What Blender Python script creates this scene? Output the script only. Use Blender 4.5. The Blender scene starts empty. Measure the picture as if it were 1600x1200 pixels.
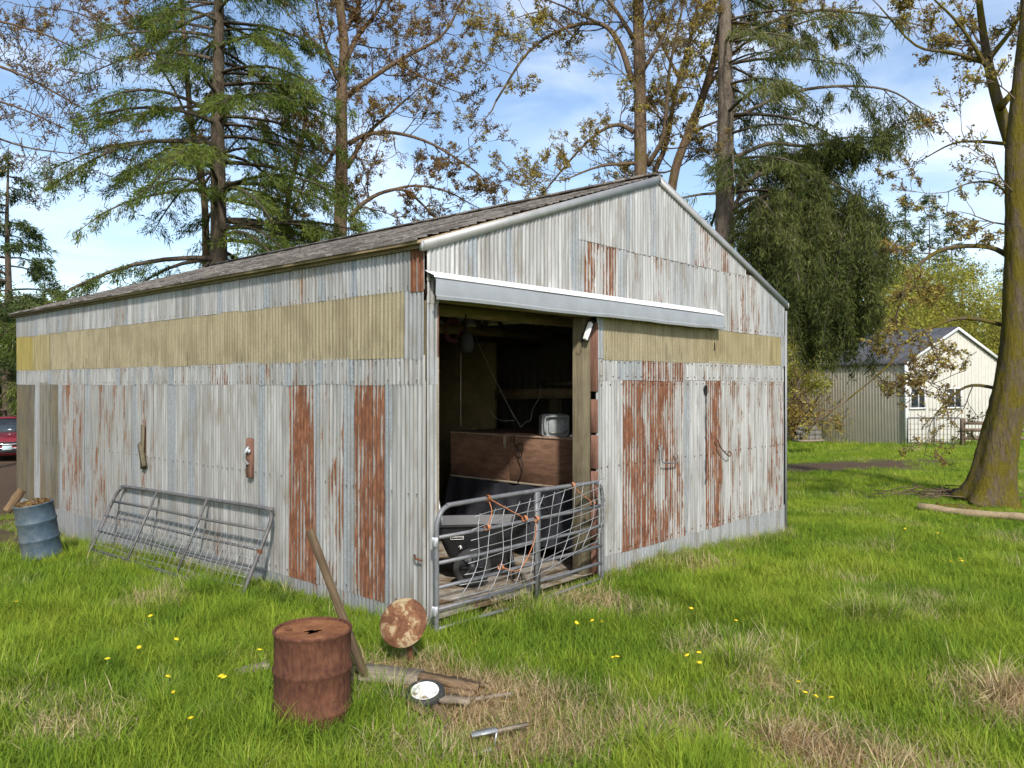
import bpy, math, random
import numpy as np
from mathutils import Vector, Matrix, noise as mnoise
R = math.radians
rng = random.Random(7); nr = np.random.default_rng(7)
sc = bpy.context.scene
COL = sc.collection

# ------------------------------------------------------------ camera, sky, sun, exposure
F = 1249.0; CAMZ = 2.5
cd = bpy.data.cameras.new('camera'); cam = bpy.data.objects.new('camera', cd); COL.objects.link(cam)
cam.location = (0, 0, CAMZ); cam.rotation_euler = (R(90), 0, 0)
cd.sensor_width = 36; cd.lens = F / 1600 * 36; cd.clip_end = 2000; cd.clip_start = 0.05
sc.camera = cam
SUNV = Vector((0.13, -0.77, 0.64)).normalized()
sd = bpy.data.lights.new('sun', 'SUN'); sun = bpy.data.objects.new('sun', sd); COL.objects.link(sun)
sd.energy = 2.9; sd.angle = R(3); sd.color = (1.0, 0.955, 0.89)
sun.rotation_euler = (-SUNV).to_track_quat('-Z', 'Y').to_euler(); sun.location = (20, -40, 50)
W = bpy.data.worlds.new('World'); sc.world = W; W.use_nodes = True
wn = W.node_tree.nodes; wl = W.node_tree.links; wn.clear()
sky = wn.new('ShaderNodeTexSky'); sky.sky_type = 'NISHITA'; sky.sun_disc = False
sky.sun_elevation = math.asin(SUNV.z); sky.sun_rotation = math.atan2(SUNV.x, SUNV.y)
sky.air_density = 1.0; sky.dust_density = 1.0; sky.ozone_density = 1.6
tc = wn.new('ShaderNodeTexCoord'); mp = wn.new('ShaderNodeMapping'); mp.inputs['Scale'].default_value = (1.3, 1.3, 5.0)
nz = wn.new('ShaderNodeTexNoise'); nz.inputs['Scale'].default_value = 2.3; nz.inputs['Detail'].default_value = 7; nz.inputs['Distortion'].default_value = .5
mr = wn.new('ShaderNodeMapRange'); mr.inputs['From Min'].default_value = .44; mr.inputs['From Max'].default_value = .86; mr.inputs['To Max'].default_value = .75
mx = wn.new('ShaderNodeMix'); mx.data_type = 'RGBA'; mx.inputs[7].default_value = (8.2, 8.4, 8.8, 1)
bg = wn.new('ShaderNodeBackground'); bg.inputs['Strength'].default_value = .12
wo = wn.new('ShaderNodeOutputWorld')
wl.new(tc.outputs['Generated'], mp.inputs['Vector']); wl.new(mp.outputs[0], nz.inputs['Vector']); wl.new(nz.outputs[0], mr.inputs[0])
wl.new(mr.outputs[0], mx.inputs[0]); wl.new(sky.outputs[0], mx.inputs[6]); wl.new(mx.outputs[2], bg.inputs[0]); wl.new(bg.outputs[0], wo.inputs[0])
sc.view_settings.view_transform = 'Standard'; sc.view_settings.look = 'None'
sc.view_settings.gamma = 1; sc.view_settings.use_curve_mapping = False
sc.view_settings.exposure = 0.8
cy = sc.cycles; cy.max_bounces = 6; cy.diffuse_bounces = 3; cy.glossy_bounces = 2; cy.transmission_bounces = 3; cy.transparent_max_bounces = 4; cy.caustics_reflective = False; cy.caustics_refractive = False
cy.use_adaptive_sampling = True; cy.adaptive_threshold = .02

# ------------------------------------------------------------ helpers
def at(px, py, Y): return Vector(((px - 800) / F * Y, Y, CAMZ - (py - 600) / F * Y))
class MB:
    def __init__(s): s.v = []; s.f = []; s.a = []; s.n = 0
    def add(s, v, faces, rnd=0.5):
        v = np.asarray(v, float).reshape(-1, 3)
        for fa in (faces if isinstance(faces, list) and len(faces) and isinstance(faces[0], np.ndarray) else [faces]):
            if isinstance(fa, np.ndarray): s.f.append(fa + s.n)
            else:
                by = {}
                for t in fa: by.setdefault(len(t), []).append(t)
                for k in by: s.f.append(np.array(by[k], int) + s.n)
        s.v.append(v); s.a.append(np.full(len(v), rnd) if np.isscalar(rnd) else np.asarray(rnd)); s.n += len(v); return s
    def box(s, c, d, M=None, rnd=.5, bev=0.0):
        x, y, z = [q / 2 for q in d]
        if bev <= 0:
            v = [(-x,-y,-z),(x,-y,-z),(x,y,-z),(-x,y,-z),(-x,-y,z),(x,-y,z),(x,y,z),(-x,y,z)]
            f = [(0,3,2,1),(4,5,6,7),(0,1,5,4),(1,2,6,5),(2,3,7,6),(3,0,4,7)]
        else:
            b = min(bev, x*.9, y*.9, z*.9); v = []
            for sz in (-1, 1):
                for (sx, sy) in ((-1,-1),(1,-1),(1,1),(-1,1)):
                    v += [(sx*(x-b), sy*(y-b), sz*z), (sx*x, sy*(y-b), sz*(z-b)), (sx*(x-b), sy*y, sz*(z-b))]
            I = lambda k, i, j: k*12 + i*3 + j
            f = [tuple(I(0,i,0) for i in (3,2,1,0)), tuple(I(1,i,0) for i in range(4))]
            for a, b2, ax in ((0,1,2),(1,2,1),(2,3,2),(3,0,1)):
                f.append((I(0,a,ax), I(0,b2,ax), I(1,b2,ax), I(1,a,ax)))
                f.append((I(0,a,0), I(0,b2,0), I(0,b2,ax), I(0,a,ax))); f.append((I(1,b2,0), I(1,a,0), I(1,a,ax), I(1,b2,ax)))
            for i in range(4):
                f.append((I(0,i,1), I(0,i,2), I(1,i,2), I(1,i,1))); f.append((I(0,i,0), I(0,i,1), I(0,i,2))); f.append((I(1,i,0), I(1,i,1), I(1,i,2)))
        v = np.array(v)
        if M is not None: v = v @ np.array(M.to_3x3()).T
        return s.add(v + np.array(c), f, rnd)
    def beam(s, a, b, w, h, rnd=.5, bev=0.0, roll=0):
        a = Vector(a); b = Vector(b); d = b - a
        M = d.to_track_quat('X', 'Z').to_matrix()
        if roll: M = M @ Matrix.Rotation(roll, 3, 'X')
        return s.box((a + b) / 2, (d.length, w, h), M, rnd, bev)
    def tube(s, pts, rad, n=6, rnd=.5, cap=True):
        P = np.array([tuple(p) for p in pts], float); m = len(P)
        r = np.full(m, rad) if np.isscalar(rad) else np.array(rad, float)
        T = np.gradient(P, axis=0); T /= np.linalg.norm(T, axis=1)[:, None] + 1e-9
        u = np.cross(T[0], (0, 0, 1)); 
        if np.linalg.norm(u) < .1: u = np.cross(T[0], (1, 0, 0))
        a = np.arange(n) / n * 2 * math.pi; ca, sa = np.cos(a)[:, None], np.sin(a)[:, None]; V = []
        for i in range(m):
            u = u - T[i] * np.dot(u, T[i]); u /= np.linalg.norm(u) + 1e-9
            V.append(P[i] + r[i] * (ca * u + sa * np.cross(T[i], u)))
        i, j = np.meshgrid(np.arange(m - 1), np.arange(n), indexing='ij'); i = i.ravel(); j = j.ravel(); k = (j + 1) % n
        q = np.stack([i*n+j, i*n+k, (i+1)*n+k, (i+1)*n+j], 1); fs = [q]
        if cap and n > 3: fs += [np.array([list(range(n))[::-1]]), np.array([[(m-1)*n + x for x in range(n)]])]
        return s.add(np.concatenate(V), fs, rnd)
    def tubes(s, Ps, Rs, n=3):
        by = {}
        for p, r in zip(Ps, Rs): by.setdefault(len(p), ([], []))[0].append([tuple(q) for q in p]); by[len(p)][1].append(r)
        a = np.arange(n) / n * 2 * math.pi; ca, sa = np.cos(a)[:, None], np.sin(a)[:, None]
        for m, (pp, rr) in by.items():
            P = np.array(pp); r = np.array(rr); N = len(P); T = np.gradient(P, axis=1); T /= np.linalg.norm(T, axis=2, keepdims=True) + 1e-9
            ref = np.where(np.abs(T.mean(1)[:, 2:3]) > .8, np.array([[1., 0, 0]]), np.array([[0, 0, 1.]]))[:, None, :]
            u = np.cross(T, np.broadcast_to(ref, T.shape)); u /= np.linalg.norm(u, axis=2, keepdims=True) + 1e-9; w = np.cross(T, u)
            V = P[:, :, None, :] + r[:, :, None, None] * (ca * u[:, :, None, :] + sa * w[:, :, None, :])
            i, j = np.meshgrid(np.arange(m - 1), np.arange(n), indexing='ij'); i = i.ravel(); j = j.ravel(); k = (j + 1) % n
            q = np.stack([i*n+j, i*n+k, (i+1)*n+k, (i+1)*n+j], 1)
            s.add(V.reshape(-1, 3), (q[None] + (np.arange(N)*m*n)[:, None, None]).reshape(-1, 4))
        return s
    def lathe(s, prof, n=32, c=(0,0,0), M=None, rnd=.5, wob=0):
        V = []; m = len(prof)
        for (r, z) in prof:
            for k in range(n):
                a = 2*math.pi*k/n; V.append((r*math.cos(a), r*math.sin(a), z))
        V = np.array(V)
        if M is not None: V = V @ np.array(M.to_3x3()).T
        q = [(i*n+k, i*n+(k+1)%n, (i+1)*n+(k+1)%n, (i+1)*n+k) for i in range(m-1) for k in range(n)]
        return s.add(V + np.array(c), q, rnd)
    def grid(s, P, rnd=.5):
        P = np.asarray(P, float); a, b = P.shape[:2]
        i, j = np.meshgrid(np.arange(a-1), np.arange(b-1), indexing='ij'); i = i.ravel(); j = j.ravel()
        return s.add(P.reshape(-1, 3), np.stack([i*b+j, (i+1)*b+j, (i+1)*b+j+1, i*b+j+1], 1), rnd)
    def leaves(s, C, A, B, rnd):      # diamonds: centre at base C, axis A, half-width B
        n = len(C); V = np.stack([C, C + A*.45 + B, C + A, C + A*.45 - B], 1).reshape(-1, 3)
        return s.add(V, np.arange(n*4).reshape(-1, 4), np.repeat(rnd, 4))
    def mesh(s, name, smooth=False):
        me = bpy.data.meshes.new(name); v = np.concatenate(s.v)
        me.vertices.add(len(v)); me.vertices.foreach_set('co', v.ravel())
        lp = np.concatenate([f.ravel() for f in s.f]); tot = np.concatenate([np.full(len(f), f.shape[1]) for f in s.f])
        st = np.concatenate([[0], np.cumsum(tot)[:-1]])
        me.loops.add(len(lp)); me.loops.foreach_set('vertex_index', lp.astype(np.int32))
        me.polygons.add(len(tot)); me.polygons.foreach_set('loop_start', st.astype(np.int32)); me.polygons.foreach_set('loop_total', tot.astype(np.int32))
        at_ = me.attributes.new('rnd', 'FLOAT', 'POINT'); at_.data.foreach_set('value', np.concatenate(s.a).astype(np.float32))
        me.update(calc_edges=True); me.validate()
        if smooth: me.polygons.foreach_set('use_smooth', [True]*len(me.polygons))
        return me
    def build(s, name, mat, parent=None, smooth=False, loc=None, rot=None):
        me = s.mesh(name, smooth)
        if mat: me.materials.append(mat)
        return link(name, me, parent, loc, rot)
def link(name, me, parent=None, loc=None, rot=None):
    o = bpy.data.objects.new(name, me); COL.objects.link(o)
    if parent: o.parent = parent
    if loc is not None: o.location = loc
    if rot is not None: o.rotation_euler = rot
    return o
def tag(o, label=None, cat=None, group=None, kind=None):
    if label: o['label'] = label
    if cat: o['category'] = cat
    if group: o['group'] = group
    if kind: o['kind'] = kind
    return o
def thing(name, label, cat, loc=(0,0,0), rz=0, group=None):
    o = link(name, None, None, loc, (0, 0, rz)); o.empty_display_size = .1
    return tag(o, label, cat, group)
def smooth_by_angle(o, ang=40):
    me = o.data; me.polygons.foreach_set('use_smooth', [True]*len(me.polygons))
    try: me.set_sharp_from_angle(angle=R(ang))
    except Exception: pass
    return o
def catmull(pts, k=5):
    P = [Vector(p) for p in pts]; P = [P[0]*2-P[1]] + P + [P[-1]*2-P[-2]]; out = []
    for i in range(1, len(P)-2):
        for j in range(k):
            t = j / k; a, b, c, d = P[i-1:i+3]
            out.append(.5*((2*b)+(c-a)*t+(2*a-5*b+4*c-d)*t*t+(3*b-a-3*c+d)*t**3))
    out.append(P[-2]); return out

# ------------------------------------------------------------ materials
class NT:
    def __init__(s, name):
        s.m = bpy.data.materials.new(name); s.m.use_nodes = True; s.t = s.m.node_tree; s.t.nodes.clear()
        s.out = s.n('OutputMaterial'); s.p = s.n('BsdfPrincipled'); s.l(s.p.outputs[0], s.out.inputs[0])
    def n(s, t, **k):
        x = s.t.nodes.new('ShaderNode' + t)
        for a, b in k.items(): setattr(x, a, b)
        return x
    def l(s, a, b): s.t.links.new(a, b)
    def set(s, inp, v):
        if hasattr(v, 'is_linked') or hasattr(v, 'links'): s.l(v, inp)
        else: inp.default_value = v
    def coord(s, kind='Object', scale=(1,1,1), rand=False, loc=(0,0,0)):
        c = s.n('TexCoord').outputs[kind] if kind != 'Pos' else s.n('NewGeometry').outputs['Position']
        if rand:
            oi = s.n('ObjectInfo'); a = s.n('VectorMath', operation='MULTIPLY_ADD'); s.l(oi.outputs['Random'], a.inputs[0]); a.inputs[1].default_value = (37, 11, 53); s.l(c, a.inputs[2]); c = a.outputs[0]
        m = s.n('Mapping'); m.inputs['Scale'].default_value = scale; m.inputs['Location'].default_value = loc; s.l(c, m.inputs[0]); return m.outputs[0]
    def noise(s, vec, scale=5, det=5, rough=.55, dist=0):
        x = s.n('TexNoise'); s.l(vec, x.inputs['Vector']); x.inputs['Scale'].default_value = scale; x.inputs['Detail'].default_value = det; x.inputs['Roughness'].default_value = rough; x.inputs['Distortion'].default_value = dist; return x.outputs[0]
    def math(s, op, a, b=0.0, c=0.0):
        x = s.n('Math', operation=op); s.set(x.inputs[0], a); s.set(x.inputs[1], b)
        if op in ('MULTIPLY_ADD',): s.set(x.inputs[2], c)
        return x.outputs[0]
    def mr(s, v, a, b, c=0.0, d=1.0):
        x = s.n('MapRange'); x.interpolation_type = 'SMOOTHSTEP'
        for i, q in enumerate((v, a, b, c, d)): s.set(x.inputs[i], q)
        return x.outputs[0]
    def mix(s, f, a, b, mode='MIX'):
        x = s.n('Mix', data_type='RGBA', blend_type=mode); s.set(x.inputs[0], f)
        for i, q in ((6, a), (7, b)): s.set(x.inputs[i], (*q, 1) if isinstance(q, tuple) and len(q) == 3 else q)
        return x.outputs[2]
    def ramp(s, v, stops):
        x = s.n('ValToRGB'); s.set(x.inputs[0], v); e = x.color_ramp.elements
        while len(e) < len(stops): e.new(.5)
        for q, (p, c) in zip(e, stops): q.position = p; q.color = (*c, 1)
        return x.outputs[0]
    def attr(s, name, typ='GEOMETRY'):
        x = s.n('Attribute'); x.attribute_name = name; x.attribute_type = typ; return x.outputs['Fac']
    def fin(s, col, rough=.7, metal=0.0, bump=None, bs=.3, bd=.01, spec=.3):
        s.set(s.p.inputs['Base Color'], (*col, 1) if isinstance(col, tuple) else col); s.set(s.p.inputs['Roughness'], rough); s.set(s.p.inputs['Metallic'], metal)
        s.p.inputs['Specular IOR Level'].default_value = spec
        if bump is not None:
            b = s.n('Bump'); b.inputs['Strength'].default_value = bs; b.inputs['Distance'].default_value = bd; s.l(bump, b.inputs['Height']); s.l(b.outputs[0], s.p.inputs['Normal'])
        return s.m
def sheet_mat():
    m = NT('galvanised_sheet'); oi = m.n('ObjectInfo'); sep = m.n('SeparateColor'); m.l(oi.outputs['Color'], sep.inputs[0])
    rust, tone, blue, moss = sep.outputs[0], sep.outputs[1], sep.outputs[2], oi.outputs['Alpha']
    ob = m.n('TexCoord').outputs['Object']; sx = m.n('SeparateXYZ'); m.l(ob, sx.inputs[0])
    rib = m.attr('rnd')
    blot = m.noise(m.coord('Object', (3.0, 0, .8), True), 1.6, 6, .6, .3)
    strk = m.noise(m.coord('Object', (26, 0, .7), True), 1.0, 5, .6)
    fine = m.noise(m.coord('Object', (60, 0, 14), True), 1.0, 4, .6)
    v = m.math('ADD', m.math('MULTIPLY_ADD', blot, .75, -.10), m.math('MULTIPLY', strk, .38)); v = m.math('MULTIPLY_ADD', fine, .14, v)
    v = m.math('MULTIPLY_ADD', m.math('SUBTRACT', rib, .5), -.19, v)
    thr = m.math('MULTIPLY_ADD', rust, -.40, .785); m_hi = m.math('ADD', thr, .06)
    rm = m.mr(v, thr, m_hi); halo = m.mr(v, m.math('ADD', thr, -.07), m_hi)
    rcol = m.ramp(m.noise(m.coord('Object', (9, 0, 3), True), 2, 5, .65), [(.3, (.07, .028, .016)), (.5, (.14, .055, .027)), (.72, (.25, .115, .058))])
    sp = m.n('TexVoronoi'); m.l(m.coord('Object', (55, 0, 40), True), sp.inputs['Vector']); sp.inputs['Scale'].default_value = 1
    grey = m.ramp(strk, [(.3, (.165, .156, .142)), (.5, (.33, .322, .308)), (.7, (.475, .468, .456))])
    spg = m.ramp(sp.outputs['Distance'], [(0, (.165, .185, .205)), (1, (.285, .308, .33))])
    base = m.mix(blue, grey, spg)
    tn = m.n('CombineColor'); [m.l(tone, tn.inputs[i]) for i in range(3)]
    base = m.mix(1.0, base, tn.outputs[0], 'MULTIPLY')
    drt = m.mr(blot, .46, .68, 0, .6); base = m.mix(drt, base, (.19, .165, .13))
    mm = m.mr(m.math('MULTIPLY_ADD', strk, .9, m.math('MULTIPLY', m.math('SUBTRACT', moss, .5), .5)), .40, .64)
    mm = m.math('MULTIPLY', mm, m.mr(moss, 0, .25)); mc = m.ramp(blot, [(.4, (.062, .046, .022)), (.6, (.125, .097, .043))])
    base = m.mix(m.math('MULTIPLY', mm, .85), base, mc)
    base = m.mix(m.math('MULTIPLY', halo, .4), base, (.28, .19, .12)); base = m.mix(rm, base, rcol)
    ro = m.mr(rm, 0, 1, .5, .9); me = m.mr(rm, 0, 1, .28, 0.0)
    return m.fin(base, ro, me, fine, .15, .004, .35)
def wood(name, c1, c2, axis=(1, 14, 14), rough=.85, sc_=3):
    m = NT(name); g = m.noise(m.coord('Object', axis, True), sc_, 6, .65, .6); b = m.noise(m.coord('Object', (1.2,1.2,1.2), True), 2, 3)
    c = m.ramp(g, [(.3, c1), (.7, c2)]); c = m.mix(m.mr(b, .4, .75, 0, .5), c, tuple(x*.6 for x in c1)); return m.fin(c, rough, 0, g, .5, .01, .2)
def plain(name, c, rough=.6, metal=0., var=.25, sc_=6, spec=.3, bs=.15):
    m = NT(name); g = m.noise(m.coord('Object', (1,1,1), True), sc_, 6, .6)
    return m.fin(m.ramp(g, [(.3, tuple(x*(1-var) for x in c)), (.7, tuple(min(1, x*(1+var)) for x in c))]), rough, metal, g, bs, .006, spec)
def leafmat(name, stops, trans=.45, rough=.6):
    m = NT(name); r = m.attr('rnd'); n = m.noise(m.coord('Object', (1,1,1)), .45, 3)
    v = m.math('ADD', m.math('MULTIPLY', r, .65), m.math('MULTIPLY', m.mr(n, .3, .7), .35))
    c = m.ramp(v, stops); m.fin(c, .8, 0, spec=.06)
    t = m.n('BsdfTranslucent'); m.l(c, t.inputs[0]); x = m.n('MixShader'); x.inputs[0].default_value = trans
    df = m.n('BsdfDiffuse'); m.l(c, df.inputs[0]); m.l(df.outputs[0], x.inputs[1]); m.l(t.outputs[0], x.inputs[2]); m.l(x.outputs[0], m.out.inputs[0]); return m.m
def bark(name, c1, c2, moss=None, ms=.5):
    m = NT(name); g = m.noise(m.coord('Object', (6, 6, 1.4)), 3, 7, .7, .4)
    c = m.ramp(g, [(.32, c1), (.68, c2)])
    if moss:
        k = m.mr(m.noise(m.coord('Object', (1.3, 1.3, .6)), 2.6, 8, .75), ms, ms + .16)
        c = m.mix(k, c, m.mix(m.noise(m.coord('Object', (1,1,1)), 25, 3), tuple(x*.5 for x in moss), tuple(x*1.4 for x in moss)))
    return m.fin(c, .95, 0, g, 1.0, .09, .1)
def fibre():
    m = NT('fibreglass'); oi = m.n('ObjectInfo'); sep = m.n('SeparateColor'); m.l(oi.outputs['Color'], sep.inputs[0])
    s = m.noise(m.coord('Object', (22, 0, .9), True), 1, 5, .65); f = m.noise(m.coord('Object', (70, 0, 60), True), 1, 4, .7); b = m.noise(m.coord('Object', (1.6, 0, 1.2), True), 1.5, 4)
    c = m.ramp(s, [(.25, (.17, .14, .082)), (.5, (.30, .255, .16)), (.75, (.41, .36, .245))])
    c = m.mix(m.mr(f, .42, .66, 0, .7), c, (.17, .138, .08)); c = m.mix(m.mr(b, .44, .66, 0, .6), c, (.18, .145, .088))
    y = m.ramp(s, [(.3, (.16, .125, .035)), (.7, (.33, .265, .07))]); c = m.mix(sep.outputs[0], c, y)
    k = m.mr(m.noise(m.coord('Object', (34, 0, 2.2), True), 1, 5, .6), .56, .68, 0, 1); sx = m.n('SeparateXYZ'); m.l(m.n('TexCoord').outputs['Object'], sx.inputs[0])
    k = m.math('MULTIPLY', k, m.mr(sx.outputs[2], .6, .0, 0, .8)); c = m.mix(k, c, (.05, .042, .03))
    return m.fin(c, .75, 0, f, .2, .003, .25)
def rusty(name, stops, sc_=5, bs=.4):
    m = NT(name); g = m.noise(m.coord('Object', (1,1,1), True), sc_, 8, .68, .4); f = m.noise(m.coord('Object', (1,1,.35), True), 40, 4)
    c = m.mix(.25, m.ramp(g, stops), m.ramp(f, [(.3, (.05,.02,.012)), (.7, (.3,.14,.07))])); return m.fin(c, .9, 0, f, bs, .004, .15)
M = {}
M['sheet'] = sheet_mat(); M['fibre'] = fibre()
M['timber'] = wood('weathered_timber', (.085, .07, .042), (.185, .155, .098), (14, 14, 1))
M['timberx'] = wood('timber_beam', (.2, .145, .085), (.4, .31, .19), (1, 14, 14))
M['redwood'] = wood('red_brown_timber', (.10, .05, .035), (.23, .12, .085), (14, 14, 1))
M['grey_wood'] = wood('grey_wood', (.15, .12, .085), (.33, .275, .21), (1, 16, 16))
M['brown_wood'] = wood('brown_wood', (.09, .055, .03), (.24, .16, .09), (1.5, 9, 9))
M['post_wood'] = wood('leaning_post_wood', (.06, .04, .022), (.155, .108, .062), (12, 12, 1))
M['ply'] = wood('plywood', (.095, .05, .03), (.2, .115, .075), (2, 2, 9), .85, 2)
M['dustply'] = plain('dusty_plywood', (.24, .16, .115), .95, 0, .35, 14)
M['hay'] = wood('partition_board', (.17, .135, .066), (.36, .295, .15), (2, 2, 30))
M['trim'] = plain('rake_trim_metal', (.31, .31, .305), .5, .3, .12, 5)
M['hood'] = plain('hood_metal', (.33, .34, .352), .45, .25, .1, 4)
M['white'] = plain('white_paint', (.66, .655, .64), .55, 0, .07, 5)
M['tube'] = plain('grey_gate_paint', (.165, .165, .17), .5, .25, .2, 12)
M['tube2'] = plain('dark_gate_metal', (.125, .12, .115), .6, .3, .35, 10)
M['wire'] = plain('wire_metal', (.34, .34, .335), .5, .5, .25, 30)
M['twine'] = plain('orange_twine', (.44, .17, .075), .9, 0, .2, 40)
M['rustdrum'] = rusty('rust_drum', [(.3, (.03,.013,.01)), (.5, (.075,.029,.02)), (.7, (.14,.056,.034))], 5)
M['rusttop'] = rusty('rust_drum_lid', [(.3, (.10,.034,.016)), (.5, (.20,.08,.032)), (.68, (.30,.14,.06)), (.8, (.15,.11,.09))], 6)
M['rustdisc'] = rusty('rust_disc', [(.42, (.09,.04,.022)), (.53, (.17,.08,.04)), (.59, (.38,.30,.17)), (.75, (.46,.39,.25))], 7)
M['rust'] = rusty('old_rust', [(.3, (.05,.024,.016)), (.7, (.17,.075,.04))], 9)
def bluedrum():
    m = NT('blue_drum_paint'); g = m.noise(m.coord('Object', (1,1,1)), 7, 8, .7); s = m.n('SeparateXYZ'); m.l(m.n('TexCoord').outputs['Object'], s.inputs[0])
    c = m.ramp(g, [(.3, (.035,.055,.075)), (.6, (.062,.098,.135)), (.8, (.11,.14,.165))]); k = m.mr(m.math('MULTIPLY_ADD', s.outputs[0], -.8, g), .35, .85, 0, .55)
    return m.fin(m.mix(k, c, (.15,.145,.12)), .5, 0, g, .1, .004, .4)
M['blue'] = bluedrum()
M['concrete'] = plain('concrete', (.33, .305, .26), .95, 0, .3, 3.5)
M['block'] = plain('concrete_block', (.15, .14, .12), .95, 0, .35, 8)
M['black'] = plain('black_plastic', (.022, .022, .024), .45, 0, .4, 8, .4)
M['tarp'] = plain('black_tarp', (.026, .027, .033), .42, 0, .35, 5, .5, .4)
M['bluerope'] = plain('blue_rope', (.03, .10, .22), .8)
M['grey_plastic'] = plain('dusty_grey_plastic', (.26, .275, .28), .7, 0, .2, 9)
M['cable'] = plain('cable', (.36, .34, .31), .7)
M['darkcable'] = plain('dark_cable', (.014, .012, .011), .7)
M['redcord'] = plain('red_cord', (.06, .014, .014), .7)
M['tyre'] = plain('tyre_rubber', (.035, .034, .033), .85, 0, .4, 12)
M['wheelwhite'] = plain('white_wheel_plastic', (.72, .71, .68), .5, 0, .1, 8)
M['alu'] = plain('dull_aluminium', (.42, .43, .44), .45, .5, .2, 10)
M['dark'] = plain('dark_gap', (.012, .011, .01), .9)
M['siding'] = plain('cream_siding', (.52, .50, .445), .65, 0, .06, 3)
M['siding_shade'] = plain('shaded_siding', (.43, .39, .315), .7, 0, .08, 2)  # darker copy of the cream siding, shade of the side wall put into the colour
M['glass'] = plain('window_glass', (.03, .04, .05), .08, 0, .2, 3, .6, .02)
M['brownroof'] = plain('brown_metal_roof', (.15, .09, .065), .7, 0, .3, 3)
M['carred'] = plain('red_car_paint', (.20, .018, .028), .25, .2, .08, 3, .5, .02)
M['chrome'] = plain('chrome', (.6, .6, .6), .2, .9, .05)
M['plate'] = plain('licence_plate', (.42, .52, .55), .5)
M['lamp'] = plain('lamp_lens', (.55, .58, .6), .15, .2, .1)
M['fence'] = wood('fence_wood', (.12, .085, .06), (.25, .18, .13), (1, 9, 9))
def shingle(name, stops):
    m = NT(name); p = m.coord('Object', (1, 1, 1)); v = m.n('TexVoronoi'); m.l(m.coord('Object', (2.5, 3.4, 3)), v.inputs['Vector']); v.inputs['Scale'].default_value = 1.4
    f = m.noise(p, 16, 6, .7); sx = m.n('SeparateColor'); m.l(v.outputs['Color'], sx.inputs[0])
    return m.fin(m.ramp(m.math('ADD', m.math('MULTIPLY', f, .6), m.math('MULTIPLY', sx.outputs[0], .4)), stops), .95, 0, f, .8, .02, .15)
M['shingle'] = shingle('old_shingle', [(.25, (.055,.048,.042)), (.5, (.125,.11,.095)), (.75, (.235,.21,.185))])
M['slate'] = shingle('dark_shingle', [(.25, (.045,.047,.055)), (.75, (.095,.098,.108))])
M['fir'] = leafmat('fir_needles', [(.1, (.036,.055,.014)), (.45, (.088,.125,.026)), (.8, (.165,.20,.042)), (1, (.24,.25,.08))], .35)
M['fir2'] = leafmat('lichen_fir_needles', [(.1, (.04,.055,.018)), (.5, (.10,.122,.036)), (.85, (.185,.19,.065)), (1, (.36,.35,.23))], .38)
M['bud'] = leafmat('maple_buds', [(.1, (.12,.065,.03)), (.45, (.215,.125,.05)), (.75, (.32,.235,.07)), (1, (.43,.36,.09))], .4)
M['budy'] = leafmat('yellow_maple_buds', [(.1, (.17,.105,.04)), (.45, (.31,.22,.065)), (.8, (.43,.37,.08)), (1, (.5,.46,.11))], .45)
M['budg'] = leafmat('yellow_green_leaves', [(.1, (.10,.11,.025)), (.45, (.26,.255,.05)), (.8, (.43,.40,.075)), (1, (.54,.50,.12))], .45)
M['firfar'] = leafmat('far_fir_needles', [(.1, (.03,.05,.02)), (.6, (.085,.115,.038)), (1, (.18,.19,.065))], .3)
M['bark'] = bark('maple_bark', (.085, .055, .035), (.22, .155, .10), (.15, .125, .022), .54)
M['barkm'] = bark('mossy_bark', (.075, .058, .035), (.17, .13, .088), (.14, .112, .017), .40)
M['firbark'] = bark('fir_bark', (.055, .042, .03), (.165, .13, .095), (.085, .085, .025), .55)
M['firbark2'] = bark('grey_fir_bark', (.09, .07, .052), (.25, .205, .16), (.12, .11, .04), .60)
M['twig'] = plain('twig_bark', (.12, .082, .055), .95, 0, .35, 3)

# ------------------------------------------------------------ barn frame
ang = math.atan2(.741, .671); ux, uy = math.cos(ang), math.sin(ang)
C0 = Vector((-.893, 8.26, 0))
def Bw(t, s, z=0): return Vector((C0.x + ux*t - uy*s, C0.y + uy*t + ux*s, z))
def loc_ts(x, y): dx, dy = x - C0.x, y - C0.y; return ux*dx + uy*dy, -uy*dx + ux*dy
def s_of(px): r = (px-800)/F; return (C0.x - C0.y*r) / (uy + ux*r)
def t_of(px): r = (px-800)/F; return (-C0.x + C0.y*r) / (ux - uy*r)
WT, WS = 8.84, 12.91; EAVE = 3.955; PK = EAVE + WT/6
def zroof(t): return EAVE + (t if t < WT/2 else WT - t) / 3
def sst(x): x = min(1, max(0, x)); return x*x*(3-2*x)
def terrain(x, y):
    t, s = loc_ts(x, y)
    z = -.40*sst((s-.5)/12.5) - .30*sst((t-3)/10) - .08*sst((-s-.1)/2.2) - .09
    if y > 45: z += (y-45)*.012
    d = math.hypot(x, y)
    z += .035*mnoise.noise(Vector((x*.9, y*.9, 3))) + .05*mnoise.noise(Vector((x*.25, y*.25, 9)))
    if -.02 < t < WT and -.02 < s < WS: z = min(z, -.12)
    elif t > -.5 and s > -.5 and t < WT+.5 and s < WS+.5: z = min(z, .0)
    return z
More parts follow.
